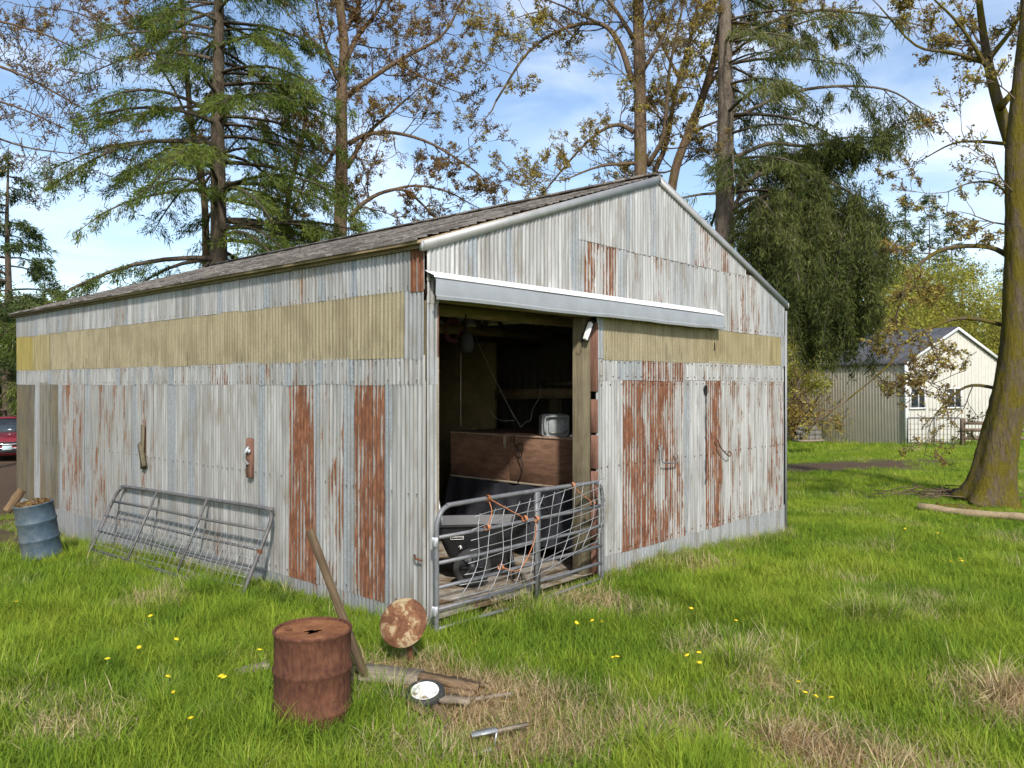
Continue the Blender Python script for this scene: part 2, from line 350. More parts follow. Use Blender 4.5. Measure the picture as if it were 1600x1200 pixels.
# dry / bare patches (x, y, radius x, radius y, amount)
def pat(px, py, rx, ry, k, zg=-.12):
    Y = (CAMZ - zg) * F / (py - 600); return ((px-800)/F*Y, Y, rx, ry, k)
DRY = [pat(800,1105,.75,.45,.9), pat(860,1165,.5,.3,1), pat(600,1065,.7,.35,.7), pat(1210,1075,.3,.18,.8), pat(1060,885,.9,.35,.55), pat(1560,1085,.5,.5,.75), pat(1400,1190,.6,.3,.7), pat(990,1130,.5,.3,.7),
       pat(240,945,.35,.3,.6), pat(200,1000,.3,.2,.4), pat(120,1160,.5,.2,.5), pat(30,1110,.4,.3,.5), pat(720,1170,.5,.3,.6), pat(1290,1165,.6,.25,.6), pat(1130,850,.5,.4,.4), pat(850,960,1.2,.4,.35), pat(390,1045,.3,.15,.6)]
DIRT = [(-17, 23, 7, 9, 1.2), (-9.3, 15.3, 2.2, 2.0, .9), (-20, 32, 9, 8, 1.2), at(1310,704,30).to_tuple()[:2] + (6, 1.0, 1.1), at(1290,712,28).to_tuple()[:2] + (4, .8, 1.1)]
JUNK = [pat(655,1068,.55,.26,1.1), pat(700,1125,.22,.2,1), pat(765,1165,.25,.15,1), pat(395,1045,.25,.1,.8)]
def blob(x, y, L): 
    v = 0
    for (a, b, rx, ry, k) in L:
        q = ((x-a)/rx)**2 + ((y-b)/ry)**2
        if q < 4: v = max(v, k*(1 - sst(q/2.6)))
    return v
def dryness(x, y):
    n = mnoise.fractal(Vector((x*.7, y*.7, 1)), 1, 2, 4)
    return max(0, min(1, blob(x, y, DRY)*(.75+.5*n) + max(0, n*.65 - .03)))
def bare(x, y): return max(0, min(1, blob(x, y, DIRT) + .5*mnoise.noise(Vector((x*1.7, y*1.7, 5)))*min(1, 2*blob(x, y, DIRT))))

# ------------------------------------------------------------ ground
def axis(lo, hi, near, step, g=1.09):
    a = [near]; st = step
    while a[-1] < hi: a.append(a[-1] + st); st = step if a[-1] < 16 else st*g
    b = [near]; st = step
    while b[-1] > lo: b.append(b[-1] - st); st = step if b[-1] > -11 else st*g
    return sorted(set(b[1:] + a))
xs = axis(-300, 300, 0, .22); ys = axis(-60, 600, 8, .22)
P = np.zeros((len(xs), len(ys), 3)); DR = np.zeros((len(xs), len(ys))); BA = np.zeros_like(DR)
for i, x in enumerate(xs):
    for j, y in enumerate(ys):
        P[i, j] = (x, y, terrain(x, y)); DR[i, j] = dryness(x, y) if y < 60 and abs(x) < 45 else .2; BA[i, j] = bare(x, y)
g = MB(); g.grid(P)
m = NT('meadow_ground'); n1 = m.noise(m.coord('Pos', (1,1,1)), 1.1, 6, .65); n2 = m.noise(m.coord('Pos', (1,1,1)), 34, 5, .7)
c = m.ramp(m.math('ADD', m.math('MULTIPLY', n1, .5), m.math('MULTIPLY', n2, .5)), [(.3, (.05,.085,.012)), (.5, (.105,.17,.02)), (.7, (.19,.24,.04))])
dc = m.ramp(n2, [(.3, (.13,.085,.042)), (.55, (.27,.19,.10)), (.75, (.42,.32,.18))]); c = m.mix(m.attr('dry'), c, dc)
bc = m.ramp(n2, [(.3, (.045,.03,.02)), (.55, (.115,.075,.05)), (.75, (.23,.165,.11))]); c = m.mix(m.attr('bare'), c, bc)
M['ground'] = m.fin(c, .95, 0, n2, .9, .05, .1)
gr = g.build('ground', M['ground'], smooth=True); tag(gr, kind='structure')
for nm, A in (('dry', DR), ('bare', BA)):
    a_ = gr.data.attributes.new(nm, 'FLOAT', 'POINT'); a_.data.foreach_set('value', A.ravel().astype(np.float32))

# ------------------------------------------------------------ barn
barn = thing('barn', 'large weathered barn of rust-streaked corrugated metal sheets with a wide open doorway', 'barn', C0, ang)
PITCH = .0677
def panel(wall, u0, u1, z0, z1, color, row=0, mat='sheet', top=None, amp=.0105):
    """wall 'L' (left, u=s) or 'G' (gable, u=t); sheet of real corrugations, origin at its lower corner"""
    amp = amp if mat == 'sheet' else .0065
    n = max(4, int(round((u1-u0)/PITCH*5))); us = np.linspace(u0, u1, n+1); sg = 1 if wall == 'L' else -1
    off = .016 + row*.005 + rng.uniform(0, .0035); tilt = rng.uniform(-.004, .004); zb = z0 + rng.uniform(-.012, .012)
    zs = [0, .5, 1]; V = np.zeros((3, n+1, 3)); dent = rng.uniform(-.004, .004)
    for k, f in enumerate(zs):
        zt = np.array([z1 if top is None else min(z1, top(u)) for u in us]); zz = zb + (zt - zb)*f
        nn = off + amp*np.sin(us*2*math.pi/PITCH) + tilt*(f-.5) + (dent if k == 1 else 0)
        V[k, :, 0] = us - u0; V[k, :, 1] = sg*nn; V[k, :, 2] = zz - zb
    mb = MB(); mb.grid(V, np.tile(.5+.5*np.sin(us*2*math.pi/PITCH), 3))
    o = mb.build('corrugated_sheet' if mat == 'sheet' else 'fibreglass_sheet', M[mat], barn, True)
    if wall == 'L': o.location = (0, u0, zb); o.rotation_euler = (0, 0, R(90))
    else: o.location = (u0, 0, zb)
    o.color = color if wall == 'L' or mat != 'sheet' else (color[0], color[1]*1.1, color[2], color[3]); return o
def row(wall, pxs, z0, z1, rw, top=None, mat='sheet', f=None):
    f = f or (s_of if wall == 'L' else t_of)
    for (a, b, rust, tone, blue, moss) in pxs:
        u0, u1 = sorted((f(a), f(b))); panel(wall, max(0, u0)-.012, min(WS if wall == 'L' else WT, u1)+.012, z0, z1, (rust, tone, blue, moss), rw, mat, top)
def rows_auto(a, b, n, rust=.12, tone=.95, moss=.0, dens=.35):
    e = np.linspace(a, b, n+1); out = []
    for i in range(n):
        w = (e[i+1]-e[i])*rng.uniform(.16, .26)
        r_ = rust + rng.uniform(-.1, .1)
        if rng.random() < dens: out += [(e[i], e[i+1]-w, r_, tone*rng.uniform(.9, 1.08), rng.uniform(0, .2), moss), (e[i+1]-w, e[i+1], .05, 1, .85, 0)]
        else: out.append((e[i], e[i+1], r_, tone*rng.uniform(.85, 1.1), rng.uniform(0, .25), moss))
    return out
Lm = [(676,651,.12,1,0,.15),(651,613,.1,1,.05,.05),(613,604,.1,.95,.8,0),(604,555,.83,.95,0,0),(555,540,.15,1,.75,0),(540,501,.45,1,.05,0),(501,494,.2,1,.7,0),(494,455,.90,.95,0,0),(455,418,.1,1,0,.05),(418,404,.05,1,.75,0),
      (404,356,.12,.97,0,.1),(356,308,.18,.97,0,.1),(308,296,.05,1,.75,0),(296,276,.2,.95,0,.1),(276,264,.05,1,.7,0),(264,242,.2,.95,.05,.15),(242,218,.45,.95,0,.25),(218,208,.1,1,.65,0),(208,186,.42,.92,0,.35),(186,164,.45,.9,0,.4),(164,142,.55,.88,0,.4),
      (142,134,.1,1,.6,0),(134,100,.62,.9,0,.4),(100,94,.1,1,.6,.1),(94,79,.35,.85,0,.8),(79,64,.4,.85,0,.7),(64,56,.1,1,.4,.2),(56,44,.3,.85,0,.85),(44,28,.2,.85,0,.9)]
# order: base strip, main, narrow band, fibreglass, top band (each lapped over the one below)
us = np.linspace(0, WS, 20)
for i in range(19): panel('L', us[i]-.01, us[i+1]+.01, -.55, .20, (.12 if i != 2 else .4, .85, rng.uniform(.35, .8), .15), -1)
row('L', Lm, .12, 2.53, 0)
sp = [(s_of(a), s_of(b), r_, tn, bl, ms) for (a, b, r_, tn, bl, ms) in rows_auto(676, 28, 1)]
def rows_s(n, z0, z1, rw, rust, dens, moss=0, top=None):
    e = np.linspace(.0, WS, n+1)
    for i in range(n):
        mo = moss + (.35 if i > n*.78 else 0); r_ = max(.05, rust + rng.uniform(-.15, .2)); w = rng.uniform(.1, .16)
        a, b = e[i], e[i+1]
        if rng.random() < dens:
            panel('L', b-w, b+.01, z0, z1, (.08, 1, .85, 0), rw, top=top); b -= w
        panel('L', a-.01, b+.01, z0, z1, (r_, rng.uniform(.82, 1.1), rng.uniform(0, .25), mo), rw, top=top)
rows_s(20, 2.49, 2.80, 1, .32, .35)
e = np.linspace(.30, WS-.05, 14)
for i in range(13): panel('L', e[i]-.015, e[i+1]+.015, 2.77, 3.50, (.9 if i == 12 else (.35 if i == 11 else 0), 1, 0, 0), 2, 'fibre')
panel('L', -.0, .31, 2.77, 3.50, (.1, 1, .35, 0), 2)
rows_s(21, 3.475, EAVE+.02, 3, .16, .55)
panel('L', -.005, .20, 3.46, EAVE+.01, (.86, .95, 0, 0), 4)
# gable wall
TD0, TD1 = t_of(680.5), t_of(931)
gs = lambda u: zroof(u) - .01
panel('G', 0, TD0, -.4, 3.40, (.12, .98, .15, .1), 0); panel('G', 0, TD0+.005, 2.5, 3.42, (.1, 1, .4, .05), 1)
panel('G', 0, TD0+.012, 3.34, 3.64, (.1, 1, .2, 0), 2)
Gm = [(931,941,.05,1,.2,0),(941,970,.08,1.08,.1,0),(970,1006,.80,1,0,0),(1006,1042,.78,1,0,0),(1042,1068,.62,1.05,0,0),(1068,1075,.1,1,.7,0),(1075,1101,.05,1.12,.1,0),(1101,1128,.80,1,0,0),(1128,1155,.5,1.05,0,0),(1155,1178,.48,1.05,0,0),(1178,1198,.32,1.08,0,0),(1198,1222.5,.6,1,0,.1)]
for i in range(9):
    a = TD1 + (WT-TD1)*i/9; panel('G', a-.01, a+(WT-TD1)/9+.01, -.55, .27, (.1, 1.0, rng.uniform(.3, .6), 0), -1)
row('G', Gm, .21, 2.58, 0)
row('G', [(931,960,.1,1.05,.1,0),(960,1003,.08,.95,.6,0),(1003,1035,.76,1,0,0),(1035,1066,.62,1,0,0),(1066,1097,.15,1.1,0,0),(1097,1128,.5,1,0,0),(1128,1155,.2,1.05,.1,0),(1155,1190,.1,1.1,.1,0),(1190,1223,.1,1.05,.2,0)], 2.545, 2.86, 1)
row('G', [(939,987,0,1,0,0),(987,1035,0,1,0,0),(1035,1080,0,1,0,0),(1080,1105,.12,1,0,0),(1105,1163,.2,1,0,0),(1163,1204,.2,1,0,0),(1204,1219,.35,1,0,0)], 2.83, 3.40, 2, None, 'fibre')
row('G', [(931,940,.05,1,.6,0),(1218,1223.5,.05,1,.6,0)], 2.83, 3.40, 3)
row('G', [(897,912,.2,1,.4,0),(912,962,.60,1.05,0,0),(962,978,.2,1,.5,0),(978,1010,.3,1.05,.1,0),(1010,1045,.42,1.05,.1,0),(1045,1078,.12,1,.4,0),(1078,1104,.25,1.05,.2,0),(1104,1133,.12,1.1,.15,0),(1133,1160,.55,1.05,0,0),(1160,1183,.5,1.05,0,0),(1183,1200,.3,1,.3,0),(1200,1223,.22,1,.55,0)], 3.365, 4.36, 3, gs)
row('G', [(897,937,.1,1.02,.05,0),(937,974,.1,1.06,.05,0),(974,982,.05,1,.7,0),(982,1014,.1,1.05,.1,0),(1014,1021,.05,1,.6,0),(1021,1074,.12,1.05,.05,0),(1074,1083,.1,1,.6,0),(1083,1110,.58,1.05,0,0),(1110,1135,.62,1.05,0,0),(1135,1161,.4,1.05,0,0)], 4.325, 9, 4, gs)
row('G', [(660,690,.08,1.12,.1,0),(690,724,.08,1.1,.1,0),(724,740,.05,1,.75,0),(740,788,.12,1,.05,.1),(788,797,.05,1,.7,0),(797,846,.2,.97,.05,.1),(846,888,.1,1.05,.05,0),(888,899,.05,1,.65,0)], 3.56, 9, 5, gs)
# fasteners (too small and many to pick apart)
mb = MB()
def nail(wall, u, z, n=.032):
    if wall == 'L': mb.box((-n, u, z), (.006, .014, .014))
    else: mb.box((u, -n, z), (.014, .006, .014))
for z in (3.86, 3.52, 2.53, 2.74, 1.35, .2): 
    k = .1
    while k < WS: nail('L', k, z + rng.uniform(-.01, .01), .038 if z > 2.6 else .032); k += PITCH*rng.choice((2, 3, 3, 4))
for z in (.28, 1.4, 2.5, 2.6, 2.8, 3.42, 4.31):
    k = TD1 + .08
    while k < WT - .1: 
        if z < zroof(k)-.1: nail('G', k, z + rng.uniform(-.01, .01), .042 if z > 3.3 else .034)
        k += PITCH*rng.choice((2, 3, 3, 4))
tag(mb.build('fastener', M['rust'], barn), kind='stuff')
# far walls (outer skin away from the camera)
def bigwall(pts_u, fn, z0, z1f):
    n = 180; V = np.zeros((2, n+1, 3))
    for i in range(n+1):
        u = pts_u*i/n; d = .008*math.sin(i*1.9); V[0, i] = fn(u, d, z0); V[1, i] = fn(u, d, z1f(u))
    b = MB(); b.grid(V); o = b.build('corrugated_sheet', M['sheet'], barn, True); o.color = (.2, .9, .1, .2)
bigwall(WS, lambda u, d, z: (WT+d, u, z), -.4, lambda u: EAVE)
bigwall(WT, lambda u, d, z: (u, WS+d, z), -.4, lambda u: zroof(u))
# roof deck, shingle courses, trim
def slope_pt(t, dz): return zroof(max(0, min(WT, t))) + (t/3 if t < 0 else 0) + ((WT-t)/3 if t > WT else 0) + dz
for (ta, tb) in ((-.14, WT/2), (WT/2, WT+.14)):
    b = MB(); V = []
    for s_ in (-.05, WS+.1):
        for t_, dz in ((ta, .02), (tb, .02), (tb, .055), (ta, .055)): V.append((t_, s_, slope_pt(t_, dz)))
    b.add(V, [(0,1,2,3),(4,7,6,5),(0,4,5,1),(3,2,6,7),(0,3,7,4),(1,5,6,2)]); b.build('roof_deck', M['timberx'], barn)
NC = 32; L_ = WT/2 + .16
for k in range(NC):
    t0 = -.16 + L_*k/NC; t1 = t0 + L_/NC*1.25; n = 90; V = np.zeros((3, n+1, 3)); j0 = 0
    for i in range(n+1):
        s_ = -.06 + (WS+.18)*i/n; 
        if i % 2 == 0: j0 = rng.uniform(-.012, .012)
        lift = rng.uniform(0, .012)
        V[0, i] = (t0+j0, s_, slope_pt(t0, .058)); V[1, i] = (t0+j0, s_, slope_pt(t0, .078+lift)); V[2, i] = (min(t1, WT/2), s_, slope_pt(min(t1, WT/2), .062))
    b = MB(); b.grid(V); b.build('shingle_course', M['shingle'], barn)
b = MB(); V = np.zeros((2, 2, 3)); V[0,0] = (WT/2, -.06, PK+.075); V[0,1] = (WT/2, WS+.1, PK+.075); V[1,0] = (WT+.16, -.06, slope_pt(WT+.16, .075)); V[1,1] = (WT+.16, WS+.1, slope_pt(WT+.16, .075)); b.grid(V); b.build('roof_covering', M['shingle'], barn)
b = MB(); b.beam((WT/2, -.05, PK+.085), (WT/2, WS+.1, PK+.085), .22, .03); b.build('ridge_cap', M['shingle'], barn)
for sgn in (0, 1):
    b = MB(); a = (-.10, -.055, slope_pt(-.10, -.015)) if not sgn else (WT+.03, -.055, slope_pt(WT+.03, .0))
    b.beam(a, (WT/2 + (.02 if not sgn else -.02), -.055, PK+.02), .035, .105); b.box(a, (.02, .05, .10)); b.build('rake_trim', M['trim'], barn)
b = MB(); b.beam((-.065, -.02, EAVE-.02), (-.065, WS+.05, EAVE-.02), .03, .075); b.build('eave_board', M['grey_wood'], barn)
for (t_, s_) in ((-.035, -.035), (WT+.012, -.03), (-.03, WS+.01)):
    b = MB(); b.box((t_, s_+.02, 1.7), (.02, .07, 4.3)); b.box((t_-.02, s_-.014, 1.7), (.06, .014, 4.3))
    if t_ > 1: b.build('corner_trim', M['trim'], barn)
# door hood
T0, T1 = -.02, t_of(1115)
prof = [(-.02,3.64),(-.06,3.625),(-.17,3.585),(-.18,3.56),(-.175,3.41),(-.19,3.395),(-.185,3.362),(-.13,3.362)]
b = MB(); V = np.array([[(t_, s_, z_ + .006*math.sin(t_*2.3) + .004*math.sin(t_*7)) for (s_, z_) in prof] for t_ in np.linspace(T0, T1, 15)]); b.grid(V); hood = b.build('door_track_hood', M['hood'], barn); smooth_by_angle(hood, 30)
b = MB()
for k in range(3):
    a, c_ = T0 + (T1-T0)*k/3, T0 + (T1-T0)*(k+1)/3; V = np.array([[(t_, -.045, 3.668+.004*k), (t_, -.085, 3.645), (t_, -.185, 3.605-.003*k), (t_, -.187, 3.585)] for t_ in np.linspace(a-.03, c_, 6)])
    b = MB(); b.grid(V); b.build('hood_flashing', M['white'], hood)
b = MB(); b.box((T1+.001, -.09, 3.48), (.006, .17, .22)); b.build('hood_end', M['hood'], hood)
b = MB(); b.beam((T0+.1, -.09, 3.43), (T1, -.09, 3.43), .06, .06); b.build('door_track', M['rust'], hood)
# doorway timber
def tim(name, c, d, mat='timber', bev=.006): b = MB(); b.box((0,0,0), d, None, .5, bev); return b.build(name, M[mat], barn, loc=c)
tim('door_post', (TD0-.03, .09, 1.65), (.10, .14, 3.45)); tim('door_jamb', (TD0+.012, -.012, 1.4), (.018, .05, 2.8), 'grey_wood'); tim('door_jamb', (TD0+.010, -.014, 3.05), (.016, .05, .55), 'redwood')
tim('door_post', (TD1-.125, .14, 1.65), (.17, .17, 3.45)); tim('door_jamb', (TD1-.012, .02, 2.85), (.04, .11, .9), 'redwood')
for k in range(5): tim('door_jamb', (TD1-.01+rng.uniform(-.004,.004), .015, .2+k*.47), (.035, .1, .44), 'redwood')
tim('door_header', ((TD0+TD1)/2, .1, 3.47), (TD1-TD0, .12, .2), 'timberx')
for s_ in np.arange(2.4, WS, 2.4): tim('wall_post', (.1, s_, 1.7), (.14, .14, 4.2)); tim('wall_post', (WT-.12, s_, 1.7), (.14, .14, 4.2))
for z_ in (.9, 1.9, 2.65, 3.5): tim('wall_girt', (.04, WS/2, z_), (.04, WS-.2, .14), 'timberx')
for s_ in (1.0, 3.4, 5.8, 8.2, 10.6):
    tr = link('truss', None, barn, (0, s_, 0))
    def tb(a, b_, w=.045, h=.14): q = MB(); q.beam(a, b_, w, h); return q
    tb((.05,0,3.40), (WT-.05,0,3.40)).build('bottom_chord', M['timberx'], tr)
    tb((.05,.05,EAVE-.12), (WT/2,.05,PK-.12)).build('top_chord', M['timberx'], tr); tb((WT/2,.05,PK-.12), (WT-.05,.05,EAVE-.12)).build('top_chord', M['timberx'], tr)
    for (p, q) in ((1.0, 1.9), (1.9, 2.9), (2.9, 3.4), (3.4, 4.42)):
        for f_ in (lambda v: v, lambda v: WT-v): tb((f_(p),.1,3.42 if p not in (1.9, 3.4) else zroof(p)-.18), (f_(q),.1,3.42 if p in (1.9, 3.4) else zroof(q)-.18), .04, .09).build('web', M['timberx'], tr)
b = MB(); V = np.array([[(t_, s_, .02 + .012*mnoise.noise(Vector((t_*1.3, s_*1.3, 0)))) for s_ in np.linspace(.02, WS-.02, 30)] for t_ in np.linspace(.02, WT-.02, 24)]); b.grid(V)
m = NT('barn_floor'); n1 = m.noise(m.coord('Object', (1,1,1)), 1.6, 6, .6); n2 = m.noise(m.coord('Object', (1,1,1)), 30, 5, .7)
M['floor'] = m.fin(m.mix(m.mr(n1, .45, .58), m.ramp(n2, [(.3,(.26,.225,.18)),(.7,(.42,.375,.31))]), m.ramp(n2, [(.3,(.075,.05,.03)),(.7,(.26,.18,.10))])), .95, 0, n2, .5, .02, .1)
b.build('floor_slab', M['floor'], barn, True)
b = MB(); b.box((0,0,0), (.06, 2.7, 3.28)); b.build('partition_wall', M['hay'], barn, loc=(5.25, 5.3, 1.64)); 
b = MB(); b.box((0,0,0), (.05, 5.0, 3.1)); b.build('inner_lining', M['hay'], barn, loc=(.17, 2.75, 1.57))
def bl(p): t, q = loc_ts(p.x, p.y); return Vector((t, q, p.z))
for (p, q, w, h, mt) in ((at(846,599,14.2), at(925,599,13.2), .06, .055, 'grey_wood'), (at(775,616,14.6), at(925,614,13.4), .06, .17, 'timberx')):
    b = MB(); b.beam(bl(p), bl(q), w, h); b.build('cross_beam', M[mt], barn)
p = bl(at(868,622,14.1)); tim('support_post', (p.x, p.y, p.z/2), (.1, .2, p.z))
# details on walls
def handle(px, pts):
    t = t_of(px); b = MB(); b.tube(catmull([(t+a, -.045-d, z) for (a, d, z) in pts], 4), .011, 6); b.build('door_handle', M['rust'] if px > 1090 else M['tube'], barn, True)
handle(1025, [(0,.0,1.62),(0,.05,1.58),(0,.06,1.40),(.08,.07,1.36),(.35,.07,1.35),(.42,.06,1.37),(.43,.0,1.46)]); handle(1113, [(0,0,1.66),(.02,.05,1.58),(.1,.06,1.47),(.3,.07,1.35),(.4,.06,1.33),(.45,.05,1.37),(.46,0,1.40)])
b = MB(); t = t_of(1099.5); V = []
for k in range(26): z_ = 2.48 - k*.062; V.append([(t - (.08*rng.random() if k < 4 else .025*rng.random()), -.046, z_), (t + .012*rng.random() + (.03 if k < 3 else 0), -.047, z_)])
b.grid(np.array(V)); b.build('torn_seam', M['dark'], barn)
s = s_of(397); b = MB(); b.box((-.06, s, 1.53), (.05, .12, .52), None, .5, .008); lb = b.build('latch_board', M['redwood'], barn)
b = MB(); b.tube([(-.09, s-.02, 1.68), (-.13, s, 1.6), (-.12, s+.05, 1.52), (-.1, s-.03, 1.45)], .018, 6); b.box((-.095, s, 1.62), (.02, .13, .05)); b.build('latch', M['alu'], lb)
s = s_of(229); b = MB(); b.beam((-.06, s+.1, 1.55), (-.09, s-.12, 1.2), .06, .09); b.beam((-.06, s+.0, 1.85), (-.06, s+.02, 1.15), .02, .1, .5); b.build('latch_board', M['timber'], barn)
b = MB(); s = s_of(652); b.tube([(-.04, s, .72), (-.08, s-.06, .70), (-.07, s-.15, .69)], .012, 5); b.build('hook', M['rust'], barn)
b = MB(); b.box((t_of(1113), -.045, 3.10), (.02, .004, .13)); b.build('slot', M['dark'], barn)

# ------------------------------------------------------------ things inside the doorway
def child_ts(name, mb, mat, parent, smooth=False):    # mesh given in barn coordinates
    o = mb.build(name, M[mat], parent, smooth); return o
def bthing(name, label, cat, t, s, z=0, group=None, rz=0): return thing(name, label, cat, Bw(t, s, z), ang + rz, group)
bx = bthing('plywood_box', 'long dusty brown plywood box raised on legs inside the doorway', 'box', 3.95, 1.8, .02)
def pbox(name, c, d, mat): b = MB(); b.box((0,0,0), d, None, .5, .004); return b.build(name, M[mat], bx, loc=c)
pbox('side_panel', (-.64, -.62, 1.36), (.03, 1.30, .68), 'ply'); pbox('side_panel', (-.642, .67, 1.36), (.03, 1.26, .68), 'ply')
pbox('back_panel', (.64, 0, 1.36), (.03, 2.56, .68), 'ply'); pbox('end_panel', (0, -1.28, 1.36), (1.25, .03, .68), 'ply'); pbox('end_panel', (0, 1.28, 1.36), (1.25, .03, .68), 'ply'); pbox('lid', (0, 0, 1.71), (1.34, 2.62, .025), 'dustply'); pbox('bottom_rail', (-.648, 0, 1.02), (.045, 2.6, .03), 'grey_wood')
pbox('batten', (-.662, .12, 1.62), (.014, .05, .2), 'grey_wood')
for (a, c_) in ((-.58,-1.2),(.58,-1.2),(-.58,1.2),(.58,1.2)): pbox('leg', (a, c_, .5), (.09, .09, 1.02), 'timber')
tp = bthing('tarpaulin', 'wrinkled black plastic tarpaulin hanging under the plywood box', 'tarp', 3.2, 1.75, .05)
V = []
for i in range(60):
    r_ = []
    for j in range(26):
        s_ = -1.3 + 2.6*i/59; z_ = .98 - .78*j/25 + .03*math.sin(s_*3)*j/25
        w = .05*mnoise.noise(Vector((s_*3.2, z_*1.6, 1))) + .035*math.sin(s_*17 + 3*mnoise.noise(Vector((s_*2, z_*2, 4))))*(.3+.7*j/25) - .16*j/25
        if j == 0: z_ += .03*mnoise.noise(Vector((s_*5, 0, 0)))
        r_.append((w, s_, z_))
    V.append(r_)
b = MB(); b.grid(np.array(V)); b.build('sheet', M['tarp'], tp, True)
b = MB(); b.box((.32, 0, .48), (.5, 2.4, .8), None, .5, .05); b.build('covered_load', M['tarp'], tp)
can = bthing('jerry_can', 'dusty grey plastic jug lying on top of the plywood box', 'jug', 3.50, 1.14, 1.735, None, R(-38))
def rbox(w, h, d, r_, n=5):
    o = []
    for (cx_, cz_, a0) in ((w/2-r_, h/2-r_, 0), (-w/2+r_, h/2-r_, 90), (-w/2+r_, -h/2+r_, 180), (w/2-r_, -h/2+r_, 270)):
        for k in range(n): a = R(a0 + 90*k/(n-1)); o.append((cx_ + r_*math.cos(a), cz_ + r_*math.sin(a)))
    return o
def loft(mb, rings, cap=True):
    n = len(rings[0]); V = [p for r_ in rings for p in r_]; f = [(i*n+k, i*n+(k+1)%n, (i+1)*n+(k+1)%n, (i+1)*n+k) for i in range(len(rings)-1) for k in range(n)]
    if cap: f += [tuple(range(n))[::-1], tuple((len(rings)-1)*n + k for k in range(n))]
    mb.add(V, f); return mb
b = MB(); loft(b, [[(x, y, z+.165) for (x, z) in rbox(.41*k, .33*k, 0, .06*k)] for (y, k) in ((-.10,.9),(-.115,.94),(-.10,1),(.1,1),(.115,.94))]); smooth_by_angle(b.build('body', M['grey_plastic'], can), 35)
b = MB(); loft(b, [[(x+.02, y, z+.15) for (x, z) in rbox(.26*k, .2*k, 0, .05*k)] for (y, k) in ((-.10,1),(-.135,1),(-.145,.9))]); smooth_by_angle(b.build('face_panel', M['grey_plastic'], can), 35)
b = MB(); b.tube(catmull([(-.15,-.11,.05),(-.165,-.15,.1),(-.165,-.15,.25),(-.12,-.15,.295),(.12,-.15,.30),(.165,-.13,.27)], 4), .017, 8); b.build('carry_handle', M['grey_plastic'], can, True)
b = MB(); b.lathe([(.0,.03),(.045,.03),(.05,.02),(.05,0)], 16, (.11,-.14,.12), Matrix.Rotation(R(90), 3, 'X')); b.build('cap', M['grey_plastic'], can, True)
for k, (t_, s_, w, d, rz) in enumerate(((3.55, 1.75, .5, .28, .3), (3.68, 1.55, .42, .2, -.2))):
    o = bthing('loose_board', ('thin brown board lying flat on the plywood box, the farther one', 'short brown board lying on the plywood box beside the grey jug')[k], 'board', t_, s_, 1.738, None, rz)
    b = MB(); b.box((0,0,.012), (d, w, .024), None, .5, .003); b.build('plank', M['ply'], o)
o = bthing('white_slab', 'pale flat slab lying on the box end next to the door post', 'slab', 3.62, .72, 1.738); b = MB(); b.box((0,0,.02), (.3,.22,.04), None, .5, .006); b.box((.03,.02,.055), (.22,.15,.026), None, .5, .005); b.build('slab', M['wheelwhite'], o)
# cart
ct = bthing('utility_cart', 'black plastic two-wheeled yard cart parked behind the doorway gate', 'cart', 1.72, .92, .03, None, R(-40))
def ring(z, l, w, r_): return [(x, y, z) for (x, y) in rbox(l, w, 0, r_)]
b = MB(); loft(b, [ring(.30,.75,.46,.08), ring(.33,.80,.5,.09), ring(.72,1.15,.72,.1), ring(.73,1.22,.78,.1), ring(.75,1.22,.78,.1), ring(.75,1.14,.7,.1), ring(.45,.9,.52,.1)], False); b.add(ring(.33,.8,.5,.09), [tuple(range(20))]); smooth_by_angle(b.build('tub', M['black'], ct), 35)
for sy in (-1, 1):
    b = MB(); Mx = Matrix.Rotation(R(90), 3, 'X'); b.lathe([(.16,-.02),(.225,-.03),(.235,0),(.225,.03),(.16,.02)], 28, (-.12, sy*.40, .235), Mx); wh = b.build('wheel', M['tyre'], ct, True)
    b = MB(); b.lathe([(.0,.03),(.05,.03),(.06,0),(.15,.012),(.165,.0),(.15,-.012),(0,-.02)], 24, (-.12, sy*.40, .235), Mx)
    for k in range(8): a = k*math.pi/4; b.beam((-.12+.05*math.cos(a), sy*.42, .235+.05*math.sin(a)), (-.12+.16*math.cos(a), sy*.42, .235+.16*math.sin(a)), .02, .02)
    b.build('rim', M['black'], wh)
b = MB(); b.tube(catmull([(.55,-.3,.74),(.78,-.3,.85),(.86,-.25,.88),(.86,.25,.88),(.78,.3,.85),(.55,.3,.74)], 4), .017, 6); b.build('push_handle', M['black'], ct, True)
b = MB(); b.tube([(.4,-.2,.35),(.42,-.2,.03)], .02, 6); b.tube([(.4,.2,.35),(.42,.2,.03)], .02, 6); b.build('support_leg', M['black'], ct)
# moulded label with raised white outline and lettering on the tub's near side
lm = Matrix.Rotation(R(-15.5), 3, 'X'); lp = Vector((-.30, -.326, .60)); b = MB()
for (c_, d_) in (((0,0,.032),(.16,.006,.006)),((0,0,-.032),(.16,.006,.006)),((-.078,0,0),(.006,.006,.064)),((.078,0,0),(.006,.006,.064))): b.box(lp + lm @ Vector(c_), d_, lm)
lab = b.build('label_frame', M['wheelwhite'], ct)
tcu = bpy.data.curves.new('label_text', 'FONT'); tcu.body = 'Rubbermaid'; tcu.size = .03; tcu.extrude = .001; tcu.align_x = 'CENTER'; tcu.align_y = 'CENTER'
tobj = bpy.data.objects.new('label_text', tcu); COL.objects.link(tobj); bpy.context.view_layer.update()
tme = bpy.data.meshes.new_from_object(tobj); bpy.data.objects.remove(tobj); tme.materials.clear(); tme.materials.append(M['wheelwhite'])
tl = link('lettering', tme, lab, lp + Vector((0, -.004, 0)), (R(90-15.5), 0, 0))
